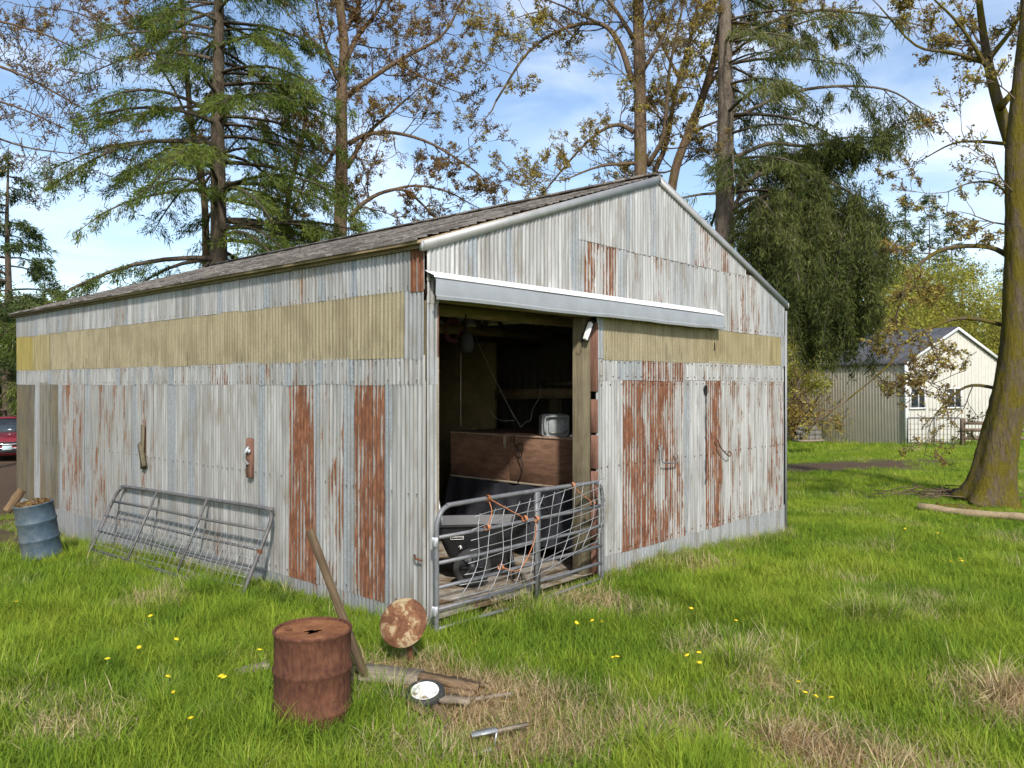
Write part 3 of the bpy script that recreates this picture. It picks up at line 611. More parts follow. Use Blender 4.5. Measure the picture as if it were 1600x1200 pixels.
b = MB(); b.tube([(-.28,-.322,.47),(-.26,-.325,.49),(-.24,-.318,.455)], .008, 5); b.tube([(-.26,-.322,.44),(-.25,-.325,.48)], .008, 5); b.build('emblem', M['wheelwhite'], lab)
for k, (a, c_) in enumerate((((-.42,.12,.5),(-.52,.05,1.02)), ((-.5,.2,.5),(-.74,.1,.84)))):
    o = thing('metal_pole', ('pale metal pole sticking up out of the black cart', 'shorter pale pole leaning over the cart rim beside the door jamb')[k], 'pole', ct.location, ang+R(-40)); b = MB(); b.tube([a, c_], .016, 8); b.build('shaft', M['alu'], o, True)
o = bthing('blue_rope_heap', 'tangled blue rope heap behind the black cart', 'rope', .85, 1.9, .85); b = MB()
for k in range(34):
    p = Vector((rng.uniform(-.35,.35), rng.uniform(-.35,.35), rng.uniform(-.12,.1))); pts = [p]
    for q in range(5): p = p + Vector((rng.uniform(-.16,.16), rng.uniform(-.16,.16), rng.uniform(-.07,.07))); pts.append(p)
    b.tube(catmull(pts, 3), .008, 4)
b.build('rope', M['bluerope'], o)
o2 = bthing('rope_crate', 'dark crate under the blue rope heap', 'crate', .85, 1.9, .03); b = MB(); b.box((0,0,.36), (.7,.7,.72), None, .5, .02); b.box((0,0,.73), (.74,.74,.03)); b.build('shell', M['black'], o2)
# wires
def wire(name, label, pts, mat, r_=.006, cat='wire', cm=True):
    o = thing(name, label, cat, pts[0]); b = MB(); p0 = Vector(pts[0]); b.tube([p-p0 for p in (catmull(pts, 5) if cm else [Vector(p) for p in pts])], r_, 5); b.build('strand', M[mat], o, True); return o
wire('cable', 'pale cable hanging in a V from the beam down to the box', [at(845,600,13.6), at(843,620,13.3), at(832,640,13), at(829,656,12.9), at(822,659,12.8), at(814,667,12.6)], 'cable', .007)
wire('cable', 'pale cable running diagonally from the dark upper left to the box', [at(740,520,13.5), at(770,585,13.2), at(800,645,12.8), at(814,667,12.6)], 'cable', .007)
wire('cable', 'short pale cable looping off the partition edge towards the box', [at(766,641,13), at(772,650,13), at(783,657,12.9), at(803,657,12.8)], 'cable', .007)
wire('pull_cord', 'thin straight cord hanging down in front of the brown partition', [at(720,545,11), at(720,665,11)], 'cable', .004, 'cord', False)
wire('extension_lead', 'dark lead looped down the face of the plywood box', [Bw(3.26,1.7,1.74), Bw(3.22,1.65,1.6), Bw(3.22,1.52,1.5), Bw(3.22,1.5,1.62), Bw(3.22,1.62,1.58), Bw(3.22,1.5,1.3), Bw(3.22,1.6,1.05)], 'darkcable', .008, 'lead')
o = thing('cord_coil', 'coil of red cord hanging from the truss at the doorway left', 'cord', at(708,520,9.9)); b = MB()
for k in range(7): b.tube([(.1*math.cos(a)*(1+.15*math.sin(k*2)), .03*math.sin(a*2+k), .13*math.sin(a)+.01*k) for a in np.linspace(0, 6.28, 18)], .006, 4)
b.build('loop', M['redcord'], o)
o = thing('hanging_bucket', 'dark rounded bundle hanging on a cord from the truss', 'bundle', at(728,535,9.9)); b = MB(); b.lathe([(.0,-.14),(.06,-.13),(.095,-.08),(.10,0),(.085,.08),(.05,.13),(.02,.15),(.01,.35)], 16); b.build('bundle', M['darkcable'], o, True)
fl = bthing('flood_lamp', 'small work lamp bracketed at the top of the right door post', 'lamp', TD1-.2, -.02, 3.18); b = MB(); b.box((0,0,0), (.06,.05,.26), Matrix.Rotation(R(28),3,'Y'), .5, .008); b.build('lens', M['wheelwhite'], fl); b = MB(); b.box((.05,.04,.01), (.07,.1,.3), Matrix.Rotation(R(28),3,'Y'), .5, .01); b.build('housing', M['darkcable'], fl); b = MB(); b.tube([(-.05,0,-.1),(-.12,0,-.16),(-.16,0,-.08)], .005, 5); b.build('cable', M['darkcable'], fl)

# ------------------------------------------------------------ doorway gate
gt = bthing('tube_gate', 'grey six-rail tube gate standing across the barn doorway', 'gate', -.03, -.2, 0)
GL = 2.86; RZ = [1.255, .94, .68, .43, .21, .01]
b = MB(); top = [(0,0,-.14),(0,0,.5),(0,0,1.0),(.02,0,1.12),(.07,0,1.2),(.15,0,1.245),(.28,0,1.255)]
b.tube(catmull(top + [(1.4,0,1.265),(GL-.28,0,1.255),(GL-.13,0,1.245),(GL-.05,0,1.2),(GL-.01,0,1.12),(GL,0,1.0),(GL,0,.5),(GL,0,0.0)], 4), .026, 10); b.build('outer_frame', M['tube'], gt, True)
for z in RZ[1:]: b = MB(); b.tube([(.02,0,z),(.7,0,z-.006),(1.5,0,z+(.0 if z > .1 else -.03)),(2.2,0,z-.004),(GL-.02,0,z+.01)], .021, 8); b.build('rail', M['tube'], gt, True)
b = MB(); b.beam((1.56,-.012,1.25), (1.56,-.012,-.02), .04, .075); b.build('upright', M['tube'], gt)
for z in (.9, .2): b = MB(); b.box((-.02, 0, z), (.05,.05,.1), None, .5, .006); b.build('hinge', M['alu'], gt)
b = MB(); b.box((GL+.01, 0, 1.02), (.05,.05,.06), None, .5, .006); b.build('latch', M['tube'], gt)
wm = bthing('wire_panel', 'bent welded wire panel tied with orange twine to the doorway gate', 'wire panel', .3, -.245, 0)
def wp(u, v): return Vector((.32 + .0*u + 2.15*u - .38*(1-v)*(1-.5*u) + .05*math.sin(v*5), -.02 - .03*math.sin(u*6+v*4), .30 + .22*u + (.80-.02*u)*v - .10*math.sin(u*3.1)*(1-v)))
for k in range(12): b = MB(); u = k/11; b.tube([wp(u + .015*math.sin(k*3+v*4), v) for v in np.linspace(-.04, 1.03, 9)], .0045, 5); b.build('upright_wire', M['wire'], wm, True)
for k in range(8): b = MB(); v = k/7; b.tube([wp(u, v + .012*math.sin(k*2+u*9)) for u in np.linspace(-.05, 1.04, 14)], .0045, 5); b.build('cross_wire', M['wire'], wm, True)
for pts in ([(.72,-.03,1.27),(.85,-.05,1.2),(1.3,-.05,.98)], [(.72,-.03,1.27),(.76,-.05,1.12),(.70,-.04,.96)], [(2.2,-.03,1.27),(2.35,-.05,1.15),(2.6,-.04,1.02)], [(1.5,-.05,.95),(1.45,-.06,.7),(1.2,-.06,.42),(.9,-.05,.5)]):
    b = MB(); b.tube(catmull([Vector(p)-Vector((.33,-.045,0)) for p in pts], 4), .006, 5)
    for q in (pts[0], pts[-1]): b.lathe([(.034,-.02),(.036,0),(.034,.02)], 8, Vector(q)-Vector((.33,-.045,0)), Matrix.Rotation(R(90),3,'Y'))
    b.build('twine', M['twine'], wm)

# ------------------------------------------------------------ gate leaning on the left wall
zg0 = terrain(*Bw(-.6, 5)[:2])
lg = bthing('leaning_gate', 'old dark tube gate with wire mesh leaning against the left barn wall', 'gate', -.08, 2.72, 0)
H2 = 1.2; SL = 4.75; tilt = math.asin(.47/H2)
def G2(u, v): return Vector((-.50*(1-v/H2)**1.0 - .0, u, -.16 - .022*u + v*math.cos(tilt)*.98 ))
cr = [G2(0, -.05), G2(0, .55), G2(0, .95), G2(.03, 1.09), G2(.12, 1.17), G2(.26, 1.2), G2(2.4, 1.2), G2(SL-.26, 1.2), G2(SL-.12, 1.17), G2(SL-.03, 1.09), G2(SL, .95), G2(SL, .55), G2(SL, -.05)]
b = MB(); b.tube(catmull(cr, 4), .026, 8); b.build('outer_frame', M['tube2'], lg, True)
for v in (.93, .68, .42, .12): b = MB(); b.tube([G2(0, v), G2(1.5, v-.01), G2(3.2, v+.006), G2(SL, v)], .02, 8); b.build('rail', M['tube2'], lg, True)
for u in (1.72, 3.3): b = MB(); b.tube([G2(u, .1)+Vector((-.02,0,0)), G2(u+.02, 1.2)+Vector((-.02,0,0))], .019, 6); b.build('upright', M['tube2'], lg, True)
for k in range(32): b = MB(); u = .06 + (SL-.0)*k/31; b.tube([G2(u, -.02)+Vector((-.03,0,0)), G2(u+.01*math.sin(k), .80)+Vector((-.03,0,0))], .0032, 4); b.build('mesh_wire', M['wire'], lg)
for k in range(8): b = MB(); v = -.02 + .83*k/7; b.tube([G2(u, v+.012*math.sin(u*3+k))+Vector((-.03,0,0)) for u in np.linspace(.02, SL+.1, 10)], .0032, 4); b.build('mesh_wire', M['wire'], lg)
b = MB(); b.lathe([(.032,-.03),(.034,0),(.032,.03)], 10, G2(.0, .66)); b.build('clamp', M['rust'], lg)

# ------------------------------------------------------------ drums
def drum(name, label, loc, mat, lidmat, tilt=0, tdir=0, filled=False):
    o = thing(name, label, 'drum', loc); o.rotation_euler = (tilt*math.sin(tdir), tilt*math.cos(tdir), .4)
    r = .286; pr = [(.25,.004),(r+.008,.0),(r+.01,.02),(r,.035)]
    for zc in (.30, .59): pr += [(r,zc-.035),(r+.011,zc-.012),(r+.013,zc),(r+.011,zc+.012),(r,zc+.035)]
    pr += [(r,.85),(r+.009,.862),(r+.011,.875),(r+.005,.882),(r-.008,.878),(r-.012,.862)]
    b = MB(); n = 48; b.lathe(pr, n)
    v = b.v[0]; 
    for i in range(len(v)): a = math.atan2(v[i,1], v[i,0]); k = 1 + .006*mnoise.noise(Vector((2*math.cos(a), 2*math.sin(a), v[i,2]*4))); v[i,0] *= k; v[i,1] *= k
    smooth_by_angle(b.build('shell', M[mat], o), 50)
    if not filled:
        b = MB(); V = []; f = []; n = 48
        for k in range(n):
            a = 2*math.pi*k/n; hr = .05 + .014*math.sin(3*a+1) + .012*math.sin(5*a) + .008*rng.random()
            V += [(.276*math.cos(a), .276*math.sin(a), .862), (.15*math.cos(a), .15*math.sin(a), .857 + .004*math.sin(4*a)), (hr*math.cos(a)-.0, hr*math.sin(a)*.8+.0, .852)]
        for k in range(n): q = (k+1) % n; f += [(3*k,3*q,3*q+1,3*k+1), (3*k+1,3*q+1,3*q+2,3*k+2)]
        b.add(V, f); b.build('lid', M[lidmat], o, True)
        b = MB(); b.lathe([(.02,.858),(.028,.858),(.03,.866),(.018,.87),(0,.87)], 12, (-.17,.1,0)); b.build('bung', M['rust'], o, True)
    else:
        b = MB(); V = np.array([[(rr*math.cos(a), rr*math.sin(a), .868 + .05*(1-rr/.27) + .018*mnoise.noise(Vector((rr*30*math.cos(a), rr*30*math.sin(a), 0)))) for a in np.linspace(0, 6.2832, 33)] for rr in (.001,.06,.12,.18,.23,.27)]); b.grid(V); b.build('leaf_litter', M[lidmat], o)
        lf = MB(); n = 240; a = nr.uniform(0, 6.28, n); q = np.sqrt(nr.uniform(0, 1, n))*.26; Cc = np.stack([q*np.cos(a), q*np.sin(a), .885+nr.uniform(0,.05,n)*(1-q/.27)], 1); A = nr.normal(0,.03,(n,3)); A[:,2] *= .5; B_ = nr.normal(0,.012,(n,3)); lf.leaves(Cc, A, B_, nr.uniform(0,1,n)); tag(lf.build('dead_leaf', M['bud'], o), kind='stuff')
    return o
x, y = -1.515, 6.08; drum('steel_drum', 'rusty brown steel drum with a torn hole in its top, in the foreground', (x, y, -.235), 'rustdrum', 'rusttop')
p = at(62, 862, 13.0); drum('steel_drum', 'tilted faded blue steel drum full of leaves by the far left wall', (p.x+.05, 13.0, p.z-.06), 'blue', 'brown_wood', R(9), 0.0, True).rotation_euler = (R(4), R(-8), .3)

# ------------------------------------------------------------ foreground junk
a_ = at(588, 1078, 6.75); a_.z = terrain(a_.x, a_.y) - .12; b_ = at(484, 828, 6.95)
po = thing('leaning_post', 'weathered square timber post leaning left behind the rusty drum', 'post', a_); d = b_ - a_
b = MB(); b.box((0,0,d.length/2), (.105, .06, d.length), None, .5, .008); o = b.build('post', M['post_wood'], po); o.rotation_mode = 'QUATERNION'; o.rotation_quaternion = d.to_track_quat('Z', 'Y') @ Matrix.Rotation(R(25), 4, 'Z').to_quaternion()
p = at(629, 972, 7.25); q = at(636, 1058, 7.3)
dk = thing('rusty_disc', 'rusty cream-flecked metal disc tipped up on a short stem by the barn corner', 'disc', q)
nv = Vector((-.22, -.83, .50)).normalized(); Mx = nv.to_track_quat('Z', 'Y').to_matrix()
b = MB(); b.lathe([(.0,.035),(.08,.032),(.16,.018),(.215,-.004),(.226,-.018),(.22,-.03),(.205,-.02),(.1,.01),(0,.015)], 40, p-q, Mx); smooth_by_angle(b.build('disc', M['rustdisc'], dk), 60)
b = MB(); b.tube(catmull([p-q-nv*.01, (p-q)*.45 + Vector((.05,.0,-.02)), Vector((0,0,-.12))], 4), .028, 8); b.build('stem', M['rust'], dk, True)
def board(name, label, a, b2, w, h, mat, roll=0, cat='board'):
    a = Vector(a); b2 = Vector(b2); o = thing(name, label, cat, (a+b2)/2); mb = MB(); d = b2 - a; n = 9; V = []
    for i in range(n+1):
        f = i/n; jw = w*(1 + .12*rng.uniform(-1,1)); jh = h*(1+.15*rng.uniform(-1,1)); xx = d.length*(f-.5)
        if i in (0, n): xx += rng.uniform(-.02,.02)
        V.append([(xx, -jw/2, -jh/2), (xx, jw/2, -jh/2), (xx+rng.uniform(-.01,.01), jw/2, jh/2), (xx, -jw/2, jh/2)])
    loft(mb, V); q_ = mb.build('plank', M[mat], o); q_.rotation_mode = 'QUATERNION'; q_.rotation_quaternion = d.to_track_quat('X', 'Z') @ Matrix.Rotation(roll, 4, 'X').to_quaternion(); return o
def gp(px, py, dz=0):
    Y = 8.0
    for _ in range(12): Y = (CAMZ - terrain((px-800)/F*Y, Y) - dz) * F / (py - 600)
    v = at(px, py, Y); return v
board('scrap_board', 'pale grey scrap board lying flat beside the leaning post', gp(562,1050,.13), gp(662,1060,.11), .22, .022, 'grey_wood', .25)
board('rotten_plank', 'rotten brown plank lying behind the white wheel', gp(655,1056,.17), gp(748,1075,.12), .12, .05, 'brown_wood')
board('rotten_plank', 'thin split plank lying in the dry grass right of the wheel', gp(680,1072,.12), gp(742,1086,.1), .09, .03, 'brown_wood', .2)
board('rotten_plank', 'long grey-brown plank lying under the white wheel', gp(598,1080,.08), gp(735,1095,.09), .16, .03, 'grey_wood', -.1)
board('rotten_stick', 'short rotten stick pointing at the camera in front of the wheel', gp(680,1105,.1), gp(706,1143,.08), .055, .05, 'brown_wood', .3, 'stick')
board('driftwood_piece', 'flat dry driftwood piece in grass left of the rusty drum', gp(368,1052,.08), gp(418,1040,.1), .09, .04, 'grey_wood', .3, 'wood')
for k, (a, c_, b2, d2, w_, lb_) in enumerate(((560,1046,588,1060,.07,'dark broken board end under the leaning post'),(706,1060,765,1072,.06,'thin upper splinter of wood behind the white wheel'),(640,1100,668,1118,.05,'small wood scrap in straw just left of the rotten stick'),(742,1092,800,1084,.04,'slim bleached stick in straw right of the wheel'),(585,1066,640,1074,.08,'split brown scrap between post foot and wheel'))):
    board('wood_scrap', lb_, gp(a, c_, .1), gp(b2, d2, .09), w_, .03, 'brown_wood' if k != 3 else 'grey_wood', rng.uniform(-.3,.3), 'scrap')
wc = gp(664, 1083, .12); wt = thing('small_wheel', 'small white-hubbed wheel with black tyre lying in dry grass', 'wheel', wc); wt.rotation_euler = (R(14), R(-6), .3)
b = MB(); b.lathe([(.115,-.026),(.14,-.028),(.155,-.02),(.16,0),(.155,.02),(.14,.03),(.122,.03),(.115,.022),(.115,-.026)], 40); ty = b.build('tyre', M['tyre'], wt, True)
b = MB()
for k in range(36): a = k*math.pi/18; b.box((.158*math.cos(a), .158*math.sin(a), 0), (.006,.012,.034), Matrix.Rotation(a+.2,3,'Z'))
b.build('tread', M['tyre'], ty)
b = MB(); b.lathe([(.118,.02),(.113,.028),(.1,.022),(.096,-.01),(.1,-.022)], 40); b.lathe([(0,.03),(.022,.03),(.026,.024),(.026,-.01)], 20)
for k in range(5): a = k*2*math.pi/5; b.beam((.02*math.cos(a), .02*math.sin(a), .008), (.108*math.cos(a), .108*math.sin(a), .012), .045, .018)
b.lathe([(.0,-.006),(.1,-.006)], 30); smooth_by_angle(b.build('hub', M['wheelwhite'], wt), 30)
q = gp(765, 1172, .04); br = thing('metal_bracket', 'broken dull metal channel piece in straw at the bottom edge', 'bracket', q)
b = MB(); b.beam((-.13,.02,.10), (.05,.06,.12), .07, .012); b.beam((-.14,-.05,.0), (.02,-.03,.02), .05, .012); b.beam((-.02,-.03,-.1), (.0,-.02,.03), .05, .012); b.beam((.03,.05,-.02), (.05,.05,.12), .05, .012); b.build('channel', M['alu'], br)
b = MB(); b.beam((-.02,.05,.10), (.28,.2,.10), .03, .02); b.build('bar', M['grey_wood'], br)
board('fallen_plank', 'rough bark slab leaning behind the blue drum at the wall end', at(10,800,15.6), at(34,766,15.9), .17, .03, 'brown_wood', 1.1, 'plank')

# ------------------------------------------------------------ white building, sheds, fences behind
def gdir(c, w): return Vector((.929, .371, 0))*c + Vector((-.371, .929, 0))*w
H0 = at(1416, 692, 40); zb = H0.z
hb = thing('outbuilding', 'cream board-sided outbuilding with dark grey shingle roof beyond the lawn', 'building', H0, math.atan2(.371, .929))
GW, LN, EH, RH = 6.9, 26, 3.95, 5.75
def hp(name, mb, mat, par=None): return mb.build(name, M[mat], par or hb)
b = MB(); V = [(0,0,-.6),(GW,0,-.6),(GW,0,EH),(GW/2,0,RH),(0,0,EH)]; b.add(V, [(0,1,2,3,4)]); hp('gable_wall', b, 'siding')
b = MB()
for k in range(130):
    y = .1 + k*.2; b.box((-.004, y, EH/2-.3), (.010, .03, EH+.6))
b.add([(0,0,-.6),(0,0,EH),(0,LN,EH),(0,LN,-.6)], [(0,1,2,3)]); hp('side_wall', b, 'siding_shade')
b = MB(); b.add([(GW,0,-.6),(GW,0,EH),(GW,LN,EH),(GW,LN,-.6)], [(0,1,2,3)]); b.add([(0,LN,-.6),(GW,LN,-.6),(GW,LN,EH),(GW/2,LN,RH),(0,LN,EH)], [(0,1,2,3,4)]); hp('back_wall', b, 'siding_shade')
for k in range(28):
    x = .03 + k*.2525; b = MB(); zt = EH + min(x, GW-x)*(RH-EH)/(GW/2) - .05; b.box((x, -.014, (zt-.6)/2), (.035, .028, zt+.6)); hp('batten', b, 'siding')
for sg in (0, 1):
    x0 = -.10 if not sg else GW+.10; z0 = EH - .10*(RH-EH)/(GW/2); b = MB(); V = []
    for y in (-.14, LN+.3):
        for (x, z) in ((x0, z0+.03), (GW/2, RH+.03), (GW/2, RH+.16), (x0, z0+.16)): V.append((x, y, z))
    b.add(V, [(0,1,2,3),(4,7,6,5),(0,4,5,1),(3,2,6,7),(0,3,7,4),(1,5,6,2)]); hp('roof', b, 'slate')
    b = MB(); b.beam((x0, -.15, z0+.07), (GW/2, -.15, RH+.07), .04, .13); hp('barge_board', b, 'white')
b = MB(); b.box((-.02, -.02, 1.7), (.14,.14,4.5)); hp('corner_board', b, 'white')
for (x0, x1, z0, z1) in ((.22,1.22,1.72,2.72),(2.72,3.76,1.72,2.72)):
    w = link('window', None, hb, ((x0+x1)/2, -.03, (z0+z1)/2)); ww, wh = x1-x0, z1-z0
    b = MB(); b.box((0,0,0), (ww, .02, wh)); b.build('pane', M['glass'], w)
    b = MB()
    for (c_, d_) in (((-ww/2,-.02,0),(.08,.06,wh+.08)),((ww/2,-.02,0),(.08,.06,wh+.08)),((0,-.02,wh/2),(ww,.06,.08)),((0,-.02,-wh/2),(ww+.1,.08,.08)),((.05,-.02,0),(.05,.05,wh))): b.box(c_, d_)
    b.build('frame', M['white'], w)
b = MB(); b.lathe([(.0,.12),(.1,.08),(.12,0),(.02,0)], 10, (.62,-.14,3.45)); b.box((.62,-.07,3.55), (.06,.14,.06)); hp('wall_lamp', b, 'darkcable')
gg = thing('paddock_gate', 'dark tube and wire gate in front of the cream building', 'gate', at(1418, 694, 38.5), 0); b = MB()
b.tube([(0,0,0),(0,0,1.22),(.06,0,1.27),(2.5,0,1.27),(2.56,0,1.22),(2.56,0,0)], .035, 6); b.tube([(1.28,0,0),(1.28,0,1.27)], .03, 6); b.tube([(0,0,.05),(2.56,0,.05)], .03, 6); b.build('frame', M['tube2'], gg)
for k in range(12): b = MB(); b.tube([(.2*(k+.6),0,.05),(.2*(k+.6),0,1.26)], .008, 4); b.build('mesh_wire', M['tube2'], gg)
for k in range(5): b = MB(); b.tube([(0,0,.25*(k+1)-.03),(2.56,0,.25*(k+1)-.03)], .008, 4); b.build('mesh_wire', M['tube2'], gg)
ff = thing('rail_fence', 'brown three-rail board fence beside the mossy tree trunk', 'fence', at(1505, 694, 38.3), R(-6))
for k in range(5): b = MB(); b.box((k*1.9, 0, .5), (.16,.16,1.5), None, .5, .02); b.build('post', M['fence'], ff)
for k in range(4):
    for z in (.3, .68, 1.02): b = MB(); b.box((k*1.9+.95, -.1, z), (1.9,.05,.16)); b.build('rail', M['fence'], ff)
bs = thing('block_stack', 'low stack of grey concrete blocks by the side wall of the cream building', 'block stack', at(1267, 687, 37), R(20))
for lv in range(3):
    for k in range(3 if lv < 2 else 2):
        for q in range(2): b = MB(); b.box((-.34 + k*.36 + rng.uniform(-.02,.02) + (.1 if lv == 2 else 0), q*.3, .1+lv*.215), (.34,.2,.2), Matrix.Rotation(rng.uniform(-.08,.08),3,'Z'), .5, .015); b.build('block', M['block'], bs)
b = MB(); b.box((0,.15,-.04), (1.3,.7,.08)); b.build('pallet', M['grey_wood'], bs)
fb = thing('far_barn', 'brown-roofed barn half hidden behind the cream building and mossy tree', 'barn', at(1600, 690, 62), R(-14)); b = MB(); b.add([(-5,0,4.6),(9,0,4.6),(9,5,7.2),(-5,5,7.2),(-5,10,4.6),(9,10,4.6)], [(0,1,2,3),(3,2,5,4)]); b.build('roof', M['brownroof'], fb)
for k in range(24): b = MB(); b.beam((-4.8+k*.6,-.02,4.68), (-4.8+k*.6,5,7.28), .06, .06); b.build('roof_rib', M['brownroof'], fb)
b = MB(); b.box((2,5,2.2), (13.6,9.6,4.7)); b.build('wall', M['fence'], fb)
wh = thing('white_house', 'white house far off at the left edge behind the barn', 'house', at(-25, 645, 62), R(8)); b = MB(); b.box((0,3,2.1), (7,6,4.6)); b.build('wall', M['white'], wh)
b = MB(); b.add([(-3.9,-.4,4.3),(3.9,-.4,4.3),(3.9,3,6.0),(-3.9,3,6.0),(-3.9,6.4,4.3),(3.9,6.4,4.3)], [(0,1,2,3),(3,2,5,4)]); b.build('roof', M['white'], wh)
for x in (-1.5, 1.6): b = MB(); b.box((x,-.03,2.2), (1,.06,1.2)); w = b.build('window', M['white'], wh); b = MB(); b.box((x,-.07,2.2), (.8,.04,1.0)); b.build('pane', M['glass'], w)
for k in range(2): wire('power_line', ('upper thin power line in front of the white house', 'lower thin power line in front of the white house')[k], [at(-160,572+k*6,45), at(-40,556+k*6,46), at(60,538+k*5,48)], 'darkcable', .015, 'power line')
# car
cr = thing('parked_car', 'dark red car parked nose-on past the left end of the barn', 'car', (-20.5, 33, terrain(-20.5, 33)+.0), R(25))
def sect(y, w, z0, z1, wt): return [(-w, y, z0+.12), (-w*.96, y, z0), (w*.96, y, z0), (w, y, z0+.12), (w*1.0, y, z0+(z1-z0)*.62), (wt, y, z1), (-wt, y, z1), (-w*1.0, y, z0+(z1-z0)*.62)]
b = MB(); loft(b, [sect(-2.25,.70,.32,.80,.58), sect(-2.15,.86,.24,.92,.72), sect(-1.8,.92,.22,.98,.80), sect(-.95,.93,.22,1.08,.84), sect(.2,.93,.22,1.05,.86), sect(1.6,.93,.22,1.05,.86), sect(2.15,.9,.26,1.04,.84), sect(2.3,.82,.36,.98,.76)]); smooth_by_angle(b.build('body', M['carred'], cr), 32)
b = MB(); loft(b, [[(-.80,-1.0,1.05),(.80,-1.0,1.05),(.80,2.05,1.03),(-.80,2.05,1.03)], [(-.70,-.45,1.36),(.70,-.45,1.36),(.71,1.85,1.36),(-.71,1.85,1.36)], [(-.62,-.12,1.58),(.62,-.12,1.58),(.62,1.5,1.58),(-.62,1.5,1.58)]]); b.build('window_glass', M['glass'], cr)
b = MB(); b.box((0,.72,1.62), (1.24,1.75,.06), None, .5, .025); rf = b.build('roof', M['carred'], cr)
for sx in (-1, 1):
    b = MB(); b.beam((sx*.80,-1.02,1.05), (sx*.63,-.12,1.6), .05, .06); b.beam((sx*.63,1.5,1.6), (sx*.8,2.07,1.04), .08, .06); b.build('pillar', M['carred'], cr)
    b = MB(); b.box((sx*.60,-2.13,.83), (.34,.2,.07), Matrix.Rotation(sx*R(28),3,'Z'), .5, .02); b.build('headlight', M['lamp'], cr)
    b = MB(); b.box((sx*1.0,-.72,1.12), (.2,.12,.14), None, .5, .03); b.build('mirror', M['carred'], cr)
    for y in (-1.42, 1.38):
        b = MB(); b.lathe([(.2,-.1),(.32,-.11),(.345,-.08),(.345,.08),(.32,.11),(.2,.1)], 24, (sx*.84,y,.345), Matrix.Rotation(R(90),3,'Y')); w = b.build('wheel', M['tyre'], cr, True); b = MB(); b.lathe([(.21,.09),(.2,.1),(.06,.085),(0,.09)], 20, (sx*(.84+.01),y,.345), Matrix.Rotation(R(90)*sx,3,'Y')); b.build('rim', M['alu'], w, True)
b = MB(); b.box((0,-2.235,.70), (1.15,.08,.16), None, .5, .02); b.build('upper_grille', M['black'], cr); b = MB(); b.box((0,-2.22,.44), (1.3,.14,.22), None, .5, .04); b.build('lower_grille', M['black'], cr)
b = MB(); b.tube(catmull([(-.78,-2.12,.80),(-.5,-2.24,.72),(0,-2.29,.68),(.5,-2.24,.72),(.78,-2.12,.80)], 4), .02, 5); b.tube(catmull([(-.76,-2.12,.62),(-.5,-2.26,.54),(.5,-2.26,.54),(.76,-2.12,.62)], 4), .018, 5); b.build('chrome_strip', M['chrome'], cr)
b = MB(); b.box((0,-2.31,.55), (.32,.02,.17), None, .5, .004); b.build('licence_plate', M['plate'], cr)

# ------------------------------------------------------------ trees
def polyline_branch(b, pts, r0, r1, n, sub=3): P = catmull(pts, sub); k = len(P); b.tube(P, [r0 + (r1-r0)*(i/(k-1))**.8 for i in range(k)], n); return P
def unit(rg): 
    v = Vector((rg.gauss(0,1), rg.gauss(0,1), rg.gauss(0,1))); return v.normalized()
def twigs(rg, tb, start, d, L, r, lvl, tips, droop=.0, kids=(4, 4, 3), up=.12):
    n = 5 if lvl < 2 else 4; p = Vector(start); pts = [p.copy()]; dd = d.normalized()
    for i in range(n):
        dd = (dd + unit(rg)*.26 + Vector((0,0,up-droop*(i/n)))).normalized(); p = p + dd*(L/n); pts.append(p.copy())
    tb[0].append(pts); tb[1].append([max(.0085, r*(1-.75*i/n)) for i in range(n+1)])
    if lvl >= len(kids)-1 or L < .35: tips.append((pts, L))
    if lvl < len(kids):
        for k in range(kids[lvl]):
            f = rg.uniform(.25, 1.0)*n; i = min(n-1, int(f)); q = pts[i].lerp(pts[i+1], f-i); ax = (pts[i+1]-pts[i]).normalized(); sd_ = unit(rg); sd_ = (sd_ - ax*sd_.dot(ax)).normalized()
            twigs(rg, tb, q, (ax*.75 + sd_*rg.uniform(.5,.95)), L*rg.uniform(.38,.62), r*.5, lvl+1, tips, droop, kids, up)
def bud_leaves(rg, lb, tips, per, size, spread=.1):
    C, A, B, RR = [], [], [], []
    for (pts, L) in tips:
        for k in range(per):
            f = rg.random()**.7*(len(pts)-1); i = min(len(pts)-2, int(f)); c = pts[i].lerp(pts[i+1], f-i) + unit(rg)*spread*rg.random(); cl = rg.random()
            for j in range(rg.choice((1,2,3,4))):
                a = unit(rg); a.z = a.z*.6 - .45; s_ = size*rg.uniform(.6,1.4); a = a.normalized()*s_; w = a.cross(unit(rg)); w = w.normalized()*s_*rg.uniform(.2,.38) if w.length > 0 else w
                C.append(c + unit(rg)*.04); A.append(a); B.append(w); RR.append(min(1, max(0, cl + rg.uniform(-.2,.2))))
    lb.leaves(np.array(C), np.array(A), np.array(B), np.array(RR))
